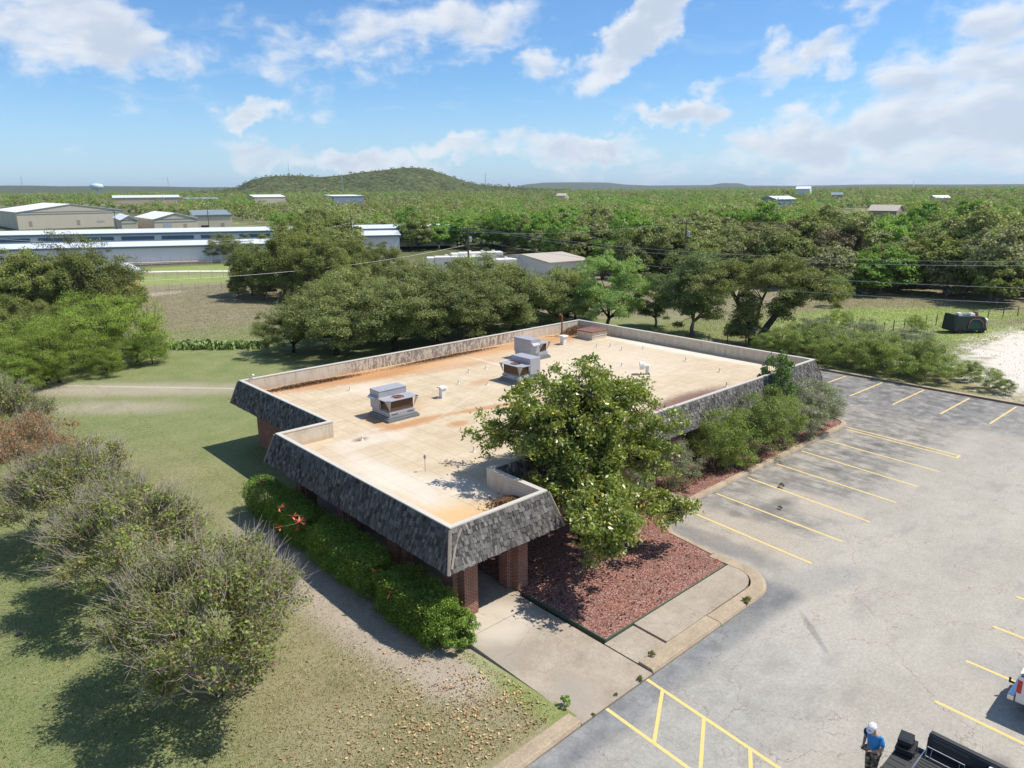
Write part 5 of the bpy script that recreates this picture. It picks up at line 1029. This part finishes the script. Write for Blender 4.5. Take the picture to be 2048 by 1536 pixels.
wire(pA+Vector((0, 0, -2.)), skyp(2300, 584, 62), 1.5, 'lower right wire crossing in front of the meadow trees'); wire(pA+Vector((0, 0, -3.6)), skyp(2300, 616, 60), 1.6, 'lowest right wire crossing above the wrecked camper')
wire(pA+Vector((0, 0, -.6)), pC+Vector((0, 0, -.3)), 1.2, 'wire from the double crossarm pole to the storage building pole'); wire(pC, pE, 1.5, 'wire between the storage building pole and the pole behind the storage row')
wire(pC+Vector((0, 0, -2)), skyp(-100, 470, 150), 3., 'long left wire running past the storage rows'); wire(pA+Vector((0, 0, -3)), skyp(-200, 560, 95), 2.2, 'low left wire passing over the oak grove')
wire(pB, pA+Vector((0, 0, -.9)), 1.0, 'wire between the double crossarm pole and the right pole'); wire(pB, skyp(1500, 470, 300), 3, 'thin wire leaving the right pole into the woods')
def mast(px, py_base, py_top, D_, label, w_=1.2):
    b0 = skyp(px, py_base, D_); tp = skyp(px, py_top, D_); e = empty('radio_mast', (b0.x, b0.y, b0.z), 0, label=label, cat='radio mast', group='thin radio masts on the horizon'); H = tp.z-b0.z; q = MB()
    for sx, sy_ in ((-1, -1), (1, -1), (0, 1)): q.tube([(sx*w_, sy_*w_, 0), (sx*w_*.4, sy_*w_*.4, H)], .18, 3)
    n = 14
    for i in range(n):
        z0, z1 = H*i/n, H*(i+1)/n; k0 = w_*(1-.6*i/n); q.tube([(-k0, -k0, z0), (k0, -k0, z1)], .1, 3); q.tube([(k0, -k0, z0), (0, k0, z1)], .1, 3); q.tube([(0, k0, z0), (-k0, -k0, z1)], .1, 3)
    q.build('lattice', m_steel, e)
mast(685, 384, 350, 1100, 'lattice mast in front of the middle of the hill', 1.5); mast(45, 374, 352, 2200, 'thin mast on the horizon at the far left', 1.2); mast(337, 374, 354, 2000, 'thin mast on the horizon left of the hill', 1.0); mast(971, 376, 345, 1500, 'thin mast at the right foot of the hill', 1.); mast(1826, 376, 360, 2200, 'mast on the horizon at the right', 1.6); mast(578, 352, 322, 1500, 'thin mast on the left crest of the hill', .8)
tb = skyp(194, 380, 1300); e = empty('water_tower', (tb.x, tb.y, gh(tb.x, tb.y)), 0, label='pale blue water tower on the horizon at the left', cat='water tower'); m_tank = simple('pale_blue_tank', (.5, .62, .72), .5)
zt_ = skyp(194, 367, 1300).z-gh(tb.x, tb.y); MB().lathe([(2, zt_-9), (8, zt_-7.5), (9.5, zt_-4), (8, zt_-1), (2, zt_)], 20).build('tank', m_tank, e, smooth=True); MB().lathe([(3, -2), (2, 3), (2, zt_-8)], 12).build('column', m_tank, e)
# fences
def fence(pts, n, h, label, mat, rp=.04, wires=3, mesh=False):
    pts = [Vector(p) for p in pts]; L_ = [0]
    for a, b_ in zip(pts, pts[1:]): L_.append(L_[-1]+(b_-a).length)
    e = empty('wire_fence', (pts[0].x, pts[0].y, 0), 0, label=label, cat='fence'); o_ = Vector((pts[0].x, pts[0].y, 0)); P_ = []
    for i in range(n):
        s_ = L_[-1]*i/(n-1); k = min(len(pts)-2, max(j for j in range(len(L_)-1) if L_[j] <= s_+1e-6)); p = pts[k].lerp(pts[k+1], (s_-L_[k])/(L_[k+1]-L_[k])); p.z = gh(p.x, p.y); P_.append(p)
        q = p-o_; MB().tube([(q.x, q.y, q.z-.2), (q.x+.02, q.y, q.z+h)], rp, 5).build('post', mat, e)
    for w_ in range(wires):
        zz = h*(.3+.65*w_/max(1, wires-1)); MB().tube([(p.x-o_.x, p.y-o_.y, p.z+zz) for p in P_], .008, 3, False).build('strand', m_wire, e)
m_tp = simple('rusty_post', (.12, .07, .05), .9)
fence([at(1380, 690, 0), at(1560, 689, 0), at(1700, 676, 0), at(1790, 659, 0), at(1872, 648, 0)], 19, 1.25, 'rusty post and wire fence crossing the meadow behind the bushes', m_tp, .05)
fence([at(1945, 638, 0), at(2060, 626, 0), at(2200, 618, 0)], 9, 1.2, 'short post fence right of the wrecked camper', m_tp, .05)
fence([at(285, 590, 0), at(470, 583, 0)], 8, 1.7, 'tall wire fence between the dry field and the green strip', m_steel, .04, 4); fence([at(285, 563, 0), at(470, 556, 0)], 9, 1.5, 'wire fence in front of the white gravel road', m_steel, .04, 3); fence([at(282, 532, 0), at(500, 524, 0)], 12, 2.0, 'wire fence close to the nearest storage row', m_steel, .05, 4)
T('live_oak', ok[0], 458, 523, 0, .82, 1.1, 'lone live oak in front of the long white storage row')

# ------------------------------------------------------------------ vehicles and person
def pickup(x, y, label, paint, bed, gate_open, roof_z=1.92):
    """rear at y, facing -Y"""
    e = empty('pickup_truck', (x, y, 0), 0, label=label, cat='pickup truck')
    mp = simple('truck_paint', paint, .35, .15, .05, 1, .5, 0, .7); mbed = simple('bed_liner', bed, .8, 0, .2, 8); mch = simple('chrome', (.6, .6, .6), .2, .9); mrd = simple('red_lens', (.55, .02, .015), .2, 0, .1, 3, .6)
    W_ = .97
    side = [(-5.55, .55), (-5.6, .95), (-4.1, 1.12), (-2.2, 1.16), (-2.15, 1.4), (0, 1.4), (0, .5)]
    for s_ in (-1, 1):
        q = MB(); x0, x1 = sorted((s_*W_, s_*(W_-.17))); q.box(x0, x1, -2.12, 0, .5, 1.38); q.build('bedside', mp, e, bevel=.03)
        MB().box(min(x0, x1)+.02, max(x0, x1)-.02, -2.1, -.03, 1.382, 1.41).build('rail_cap', mbed, e)
        MB().box(min(s_*(W_+.012), s_*(W_-.15)), max(s_*(W_+.012), s_*(W_-.15)), -.12, .015, .82, 1.25).build('tail_light', mrd, e, bevel=.02)
        MB().lathe([(.02, 0), (.12, .02), (.13, .1), (.1, .16)], 12, (0, 0, 0), Matrix.Translation((s_*1.1, -3.55, 1.22)) @ Matrix.Rotation(R(90), 4, 'X')).build('mirror', m_dark, e)
    MB().box(-.8, .8, -2.1, 0, .78, .84).box(-.8, .8, -2.12, -2.06, .84, 1.38).build('bed_floor', mbed, e)
    rb = MB()
    for i in range(13): rb.box(-.72+i*.12, -.67+i*.12, -2.0, -.02, .842, .856)
    rb.build('bed_ribs', mbed, e)
    if gate_open:
        g_ = MB().box(-.8, .8, .03, .58, .78, .85); g_.build('tailgate', mbed, e, bevel=.02)
        r_ = MB()
        for i in range(6): r_.box(-.66+i*.24, -.55+i*.24, .08, .54, .852, .862)
        r_.build('tailgate_liner', mbed, e); MB().box(-.78, .78, .0, .025, .80, .87).build('gate_hinge', mch, e)
    else: MB().box(-.8, .8, -.05, .03, .6, 1.38).build('tailgate', mp, e, bevel=.02)
    MB().box(-.95, .95, .02, .2, .46, .66).build('bumper', mch, e, bevel=.03)
    MB().tube([(0, .1, .5), (0, .38, .5)], .035, 8).lathe([(.03, 0), (.03, .06), (.04, .1), (.01, .13)], 8, (0, .36, .52)).build('tow_hitch', m_dark, e)
    MB().box(-.95, .95, -5.6, -4.05, .5, 1.12, None, .0).box(-.94, .94, -4.05, -2.15, .5, 1.2).build('body', mp, e, bevel=.06)
    cb = MB(); v = [(-.92, -4.1, 1.2), (.92, -4.1, 1.2), (.92, -2.18, 1.2), (-.92, -2.18, 1.2), (-.74, -3.5, roof_z), (.74, -3.5, roof_z), (.74, -2.35, roof_z), (-.74, -2.35, roof_z)]
    cb.add(v, [(0, 3, 2, 1), (4, 5, 6, 7), (0, 1, 5, 4), (1, 2, 6, 5), (2, 3, 7, 6), (3, 0, 4, 7)]); cb.build('cab', mp, e, bevel=.06)
    MB().add([(-.72, -2.2+.012, 1.28), (.72, -2.2+.012, 1.28), (.64, -2.33, 1.8), (-.64, -2.33, 1.8)], [(0, 1, 2, 3)]).build('rear_window', m_glass, e)
    MB().add([(-.76, -4.03, 1.28), (.76, -4.03, 1.28), (.66, -3.55, 1.86), (-.66, -3.55, 1.86)], [(3, 2, 1, 0)]).build('windscreen', m_glass, e)
    for s_ in (-1, 1):
        for yy in (-4.75, -1.15):
            w_ = MB().tube([(s_*.72, yy, .4), (s_*.98, yy, .4)], .4, 20).build('wheel', m_dark, e); MB().tube([(s_*.9, yy, .4), (s_*.99, yy, .4)], .24, 12).build('rim', mch, w_)
    return e
pickup(18.02, 4.5, 'dark pickup truck with its tailgate down, cut by the bottom edge', (.035, .045, .06), (.05, .05, .048), True)
pickup(24.25, 3.55, 'white pickup truck with a red tail light cut by the right edge', (.72, .73, .74), (.05, .05, .05), False)
def case(x, y, z, sx, sy, sz, rz, label):
    e = empty('equipment_case', (x, y, z), rz, label=label, cat='hard case', group='black hard cases on the tailgate'); mc_ = simple('black_plastic', (.022, .023, .024), .45, 0, .2, 6)
    MB().box(-sx/2, sx/2, -sy/2, sy/2, 0, sz*.55).build('case_body', mc_, e, bevel=.02); MB().box(-sx/2-.008, sx/2+.008, -sy/2-.008, sy/2+.008, sz*.56, sz).box(-sx*.38, sx*.38, -sy*.38, sy*.38, sz+.001, sz+.012).build('lid', mc_, e, bevel=.015)
    MB().tube([(-.09, -sy/2-.01, sz*.5), (-.09, -sy/2-.045, sz*.5), (.09, -sy/2-.045, sz*.5), (.09, -sy/2-.01, sz*.5)], .012, 6).build('handle', mc_, e)
    for q in (-.3, .3): MB().box(sx*q-.03, sx*q+.03, -sy/2-.02, -sy/2-.009, sz*.35, sz*.8).build('latch', m_dark, e)
case(18.42, 4.86, .863, .56, .42, .2, .12, 'larger black hard case lying on the lowered tailgate'); case(18.44, 4.9, 1.077, .42, .32, .17, .15, 'smaller black hard case on top of the larger one')
e = empty('folding_stand', (18.66, 4.02, .86), 0, label='folded grey tubular stand lying along the right side of the truck bed', cat='stand')
MB().tube([(-.1, .42, .02), (-.02, .42, .26), (-.02, -.45, .26), (-.1, -.5, .02), (-.1, .42, .02)], .014, 6).tube([(-.09, .3, .05), (-.03, .3, .24)], .01, 5).tube([(-.09, -.35, .05), (-.03, -.35, .24)], .01, 5).build('frame', m_steel, e)
e = empty('cooler', (18.45, 2.85, .86), .1, label='white cooler with a blue mark on its lid at the front of the truck bed', cat='cooler'); MB().box(-.32, .32, -.2, .2, 0, .4).build('cooler_body', m_white, e, bevel=.03); ld = MB().box(-.33, .33, -.21, .21, .403, .5).build('lid', m_white, e, bevel=.03)
MB().add([(-.16, -.06, .503), (-.05, -.06, .503), (.02, .03, .503), (.09, -.06, .503), (.17, -.06, .503), (.05, .09, .503), (-.03, .09, .503)], [(0, 1, 2, 3, 4, 5, 6)]).build('mark', simple('blue_ink', (.03, .06, .4), .5), ld)

def skin(name, V, E, Rr, mat, parent, extra=None, sub=2):
    me = bpy.data.meshes.new(name); me.from_pydata([tuple(v) for v in V], E, []); o = bpy.data.objects.new(name, me); COL.objects.link(o)
    md = o.modifiers.new('s', 'SKIN'); sv = me.skin_vertices[0].data
    for i, r_ in enumerate(Rr): sv[i].radius = (r_, r_) if not isinstance(r_, tuple) else r_
    sv[0].use_root = True; o.modifiers.new('u', 'SUBSURF').levels = sub; o.modifiers['u'].render_levels = sub
    bpy.context.view_layer.update(); dg = bpy.context.evaluated_depsgraph_get(); m2 = bpy.data.meshes.new_from_object(o.evaluated_get(dg)); bpy.data.objects.remove(o)
    q = MB(); q.add([v.co[:] for v in m2.vertices], [tuple(p.vertices) for p in m2.polygons])
    if extra: extra(q)
    return q.build(name, mat, parent, smooth=True)
def person(x, y, rz):
    e = empty('person', (x, y, 0), rz, label='person in a bright blue shirt and white cap looking down at a small controller', cat='person')
    sk = simple('skin', (.42, .24, .17), .6, 0, .08, 6); mb_ = simple('blue_shirt', (.03, .21, .47), .85, 0, .12, 4); 
    mt, t, b = newmat('patterned_trousers'); v_ = t.noise(t.obj(), 9, 3, .6); finish(t, b, t.ramp(v_, [(.4, (.02, .02, .02)), (.52, (.10, .09, .07)), (.62, (.3, .27, .22))]), .9)
    V = [(0, 0, .98), (.02, 0, 1.16), (.05, 0, 1.36), (.09, 0, 1.5), (.14, 0, 1.58), (.19, 0, 1.68),
         (0, .1, .9), (.05, .11, .5), (0, .11, .1), (.17, .13, .05), (0, -.1, .9), (-.02, -.11, .5), (-.06, -.11, .1), (.1, -.13, .05),
         (.05, .19, 1.42), (.02, .26, 1.15), (.24, .14, 1.08), (.31, .09, 1.1), (.05, -.19, 1.42), (.02, -.26, 1.15), (.24, -.14, 1.08), (.31, -.09, 1.1)]
    E_ = [(0, 1), (1, 2), (2, 3), (3, 4), (4, 5), (0, 6), (6, 7), (7, 8), (8, 9), (0, 10), (10, 11), (11, 12), (12, 13), (2, 14), (14, 15), (15, 16), (16, 17), (2, 18), (18, 19), (19, 20), (20, 21)]
    Rr = [.13, .13, .14, .055, .085, .092, .095, .065, .045, .04, .095, .065, .045, .04, .06, .045, .03, .033, .06, .045, .03, .033]
    def ex(q):
        for s_ in (-1, 1):
            for k in range(4):
                yy = s_*(.115-.02*k); L_ = (.06, .075, .07, .055)[k]; q.tube([(.325, yy, 1.105), (.325+L_*.6, yy-s_*.012, 1.11), (.325+L_*.8, yy-s_*.03, 1.085)], [.0095, .009, .007], 6)
            q.tube([(.30, s_*.07, 1.11), (.33, s_*.045, 1.135), (.355, s_*.03, 1.135)], [.011, .010, .008], 6)
            q.lathe([(.004, -.03), (.014, -.02), (.016, .01), (.004, .03)], 8, (.18, s_*.095, 1.655))
        q.tube([(.25, 0, 1.675), (.292, 0, 1.645), (.28, 0, 1.63)], [.012, .016, .01], 6); q.tube([(.262, -.025, 1.605), (.27, 0, 1.603), (.262, .025, 1.605)], .006, 5)
    skin('body', V, E_, Rr, sk, e, ex)
    for s_ in (-1, 1): MB().lathe([(.003, -.008), (.009, 0), (.003, .008)], 8, (.272, s_*.033, 1.688)).build('eye', m_dark, e)
    skin('shirt', [(0, 0, .93), (.02, 0, 1.16), (.045, 0, 1.36), (.08, 0, 1.47), (.05, .19, 1.43), (.02, .255, 1.2), (.05, -.19, 1.43), (.02, -.255, 1.2)], [(0, 1), (1, 2), (2, 3), (2, 4), (4, 5), (2, 6), (6, 7)], [(.165, .19), .16, .168, .075, .08, .072, .08, .072], mb_, e)
    skin('trousers', [(0, 0, .95), (0, .1, .88), (.05, .11, .5), (0, .11, .12), (0, -.1, .88), (-.02, -.11, .5), (-.06, -.11, .12)], [(0, 1), (1, 2), (2, 3), (0, 4), (4, 5), (5, 6)], [.14, .115, .09, .08, .115, .09, .08], mt, e)
    for s_, ox in ((1, 0), (-1, -.07)): MB().box(-.07+ox, .23+ox, s_*.12-.055, s_*.12+.055, 0, .09).build('shoe', m_dark, e, bevel=.03)
    cp_ = simple('white_cap', (.78, .77, .78), .8); c_ = MB(); Mc = Matrix.Translation((.17, 0, 1.70)) @ Matrix.Rotation(R(28), 4, 'Y'); c_.lathe([(.106, 0), (.112, .03), (.105, .07), (.075, .105), (.02, .12)], 16, (0, 0, 0), Mc)
    br = [Mc @ Vector((.07+.13*math.sin(a)*1.0, .095*math.cos(a), .012-.02*math.sin(a))) for a in [math.pi*i/8 for i in range(9)]]; c_.add(br+[v+Vector((0, 0, -.01)) for v in br], [tuple(range(9)), tuple(range(9, 18))[::-1]]+[(i, i+1, i+10, i+9) for i in range(8)]); c_.build('cap', cp_, e, smooth=False)
    return e
person(17.72, 5.42, R(165))
pc = MB().box(-.08, .08, -.06, .06, -.015, .015).tube([(-.05, .05, .01), (-.09, .07, .06)], .006, 5).tube([(.05, .05, .01), (.09, .07, .06)], .006, 5)
e = pc.build('controller', m_dark, bevel=0); e.location = (17.35, 5.51, 1.13); e.rotation_euler = (0, .3, R(75)); tag(e, 'small dark controller held in both hands by the person in blue', 'controller')

# wrecked camper shell in the meadow
q = at(1928, 662, 0); e = empty('wrecked_camper', (q.x, q.y, gh(q.x, q.y)), YAW-R(90)+R(6), label='dark green wrecked camper shell heaped with junk on the grass by the dirt yard', cat='wreck')
m_gr = simple('dark_green_paint', (.022, .034, .03), .6, .1, .5, 5); b_ = MB(); v = [(-2.0, -1, .35), (1.9, -1, .3), (1.9, 1, .3), (-2.0, 1, .35), (-1.5, -.75, 1.9), (1.55, -.75, 1.75), (1.55, .75, 1.75), (-1.5, .75, 1.9)]
b_.add(v, [(0, 3, 2, 1), (4, 5, 6, 7), (0, 1, 5, 4), (1, 2, 6, 5), (2, 3, 7, 6), (3, 0, 4, 7)]); b_.build('shell', m_gr, e, bevel=.02)
ar = MB().tube([(-.35, -.98, .6), (-.25, -.92, 1.2), (.2, -.84, 1.55), (.9, -.84, 1.55), (1.35, -.92, 1.2), (1.45, -.98, .6)], .05, 6); ar.build('arch_trim', m_rust, e); MB().add([(-.3, -1.0, .55), (1.4, -1.0, .5), (1.25, -.9, 1.2), (.85, -.85, 1.45), (.25, -.85, 1.45), (-.15, -.9, 1.2)], [(0, 1, 2, 3, 4, 5)]).build('opening', simple('dark_teal', (.015, .05, .045), .4), e)
MB().box(-2.05, -1.5, -.9, .9, .3, 2.05, None, .1).build('tailgate', m_gr, e)
for i, (x, y, sx, sy, sz, mt_) in enumerate([(-.9, 0, .5, .6, .3, m_white), (-.2, .2, .4, .5, .25, m_steel), (.4, -.2, .6, .5, .28, m_white), (1.1, .1, .35, .6, .35, m_rust)]):
    MB().box(x-sx/2, x+sx/2, y-sy/2, y+sy/2, 1.85-abs(x)*.02, 1.85+sz, None, .05).build('junk', mt_, e, bevel=.02)
for x in (-1.2, 1.3): MB().tube([(x, -1.0, .3), (x, -.75, .3)], .34, 14).build('wheel', m_dark, e)
MB().tube([(1.95, -.3, 1.2), (2.15, -.3, 1.2)], .36, 14).build('spare_wheel', m_steel, e)
# board ramp, weeds, lid
o = MB().cbox((0, 0, 0), (.95, 1.95, .05)).build('wooden_ramp', simple('ramp_wood', (.44, .34, .26), .85, 0, .25, 3), bevel=.005); o.location = (28.75, 19.25, .135); o.rotation_euler = (R(4.0), 0, R(4)); tag(o, 'weathered flat wooden ramp board bridging the gap in the kerb', 'ramp')
wd = tree_meshes(301, .22, .18, .2, .012, L_grs, m_bark2, 14, 70, .09, .09, .25, .2, 4, -.3, .1, .4, 1., stems=4, up=.0); wg = tree_meshes(302, .3, .26, .3, .012, L_hdg, m_bark2, 16, 60, .1, .08, .5, .2, 4, -.3, .1, .4, 1., stems=4)
for px, py, z, ms, s, lb in [(1130, 1412, .05, wg, .95, 'leafy green weed at the front left corner of the walkway'), (1493, 1208, .02, wd, 1.2, 'dry grass tuft in the gutter at the kerb corner'), (1303, 1312, .12, wd, .8, 'dark weed in the kerb joint beside the walkway'), (1280, 1362, .01, wd, .7, 'weed at the yellow line where walkway meets asphalt'), (1232, 1392, .01, wd, .45, 'small weed in the seam below the walkway'), (1187, 1432, .01, wd, .4, 'tiny weed at the left end of the walkway seam'),
                             (1563, 975, .01, wd, 1., 'dry weed on the sandy patch between two parking lines'), (1560, 1018, .01, wd, .7, 'small dry weed next to the second parking line')]:
    p = at(px, py, z); place_tree('weed', ms, (p.x, p.y, z), px, s*.6, lb, 'weed', 'weeds in the seams of the paving')
p = at(38, 1270, -.2); tag(MB().lathe([(.02, .03), (.11, .03), (.13, 0), (.13, -.05)], 14, (p.x, p.y, gh(p.x, p.y)+.03)).build('black_lid', m_dark), 'small round black lid lying on the lawn at the left', 'lid')
place_tree('live_oak', ok[1], (95, 10.5, 0), 1, .95, 'live oak just beyond the right edge shading the dirt yard')

# ------------------------------------------------------------------ haze
m = bpy.data.materials.new('haze'); m.use_nodes = True; nt = m.node_tree; nt.nodes.remove(nt.nodes['Principled BSDF']); pv = nt.nodes.new('ShaderNodeVolumePrincipled')
pv.inputs['Color'].default_value = (.72, .84, 1, 1); pv.inputs['Density'].default_value = 6e-5; pv.inputs['Anisotropy'].default_value = .2
nt.links.new(pv.outputs[0], nt.nodes['Material Output'].inputs['Volume'])
tag(MB().box(-12500, 12500, -12500, 12500, -4, 130).build('haze', m), kind='stuff')
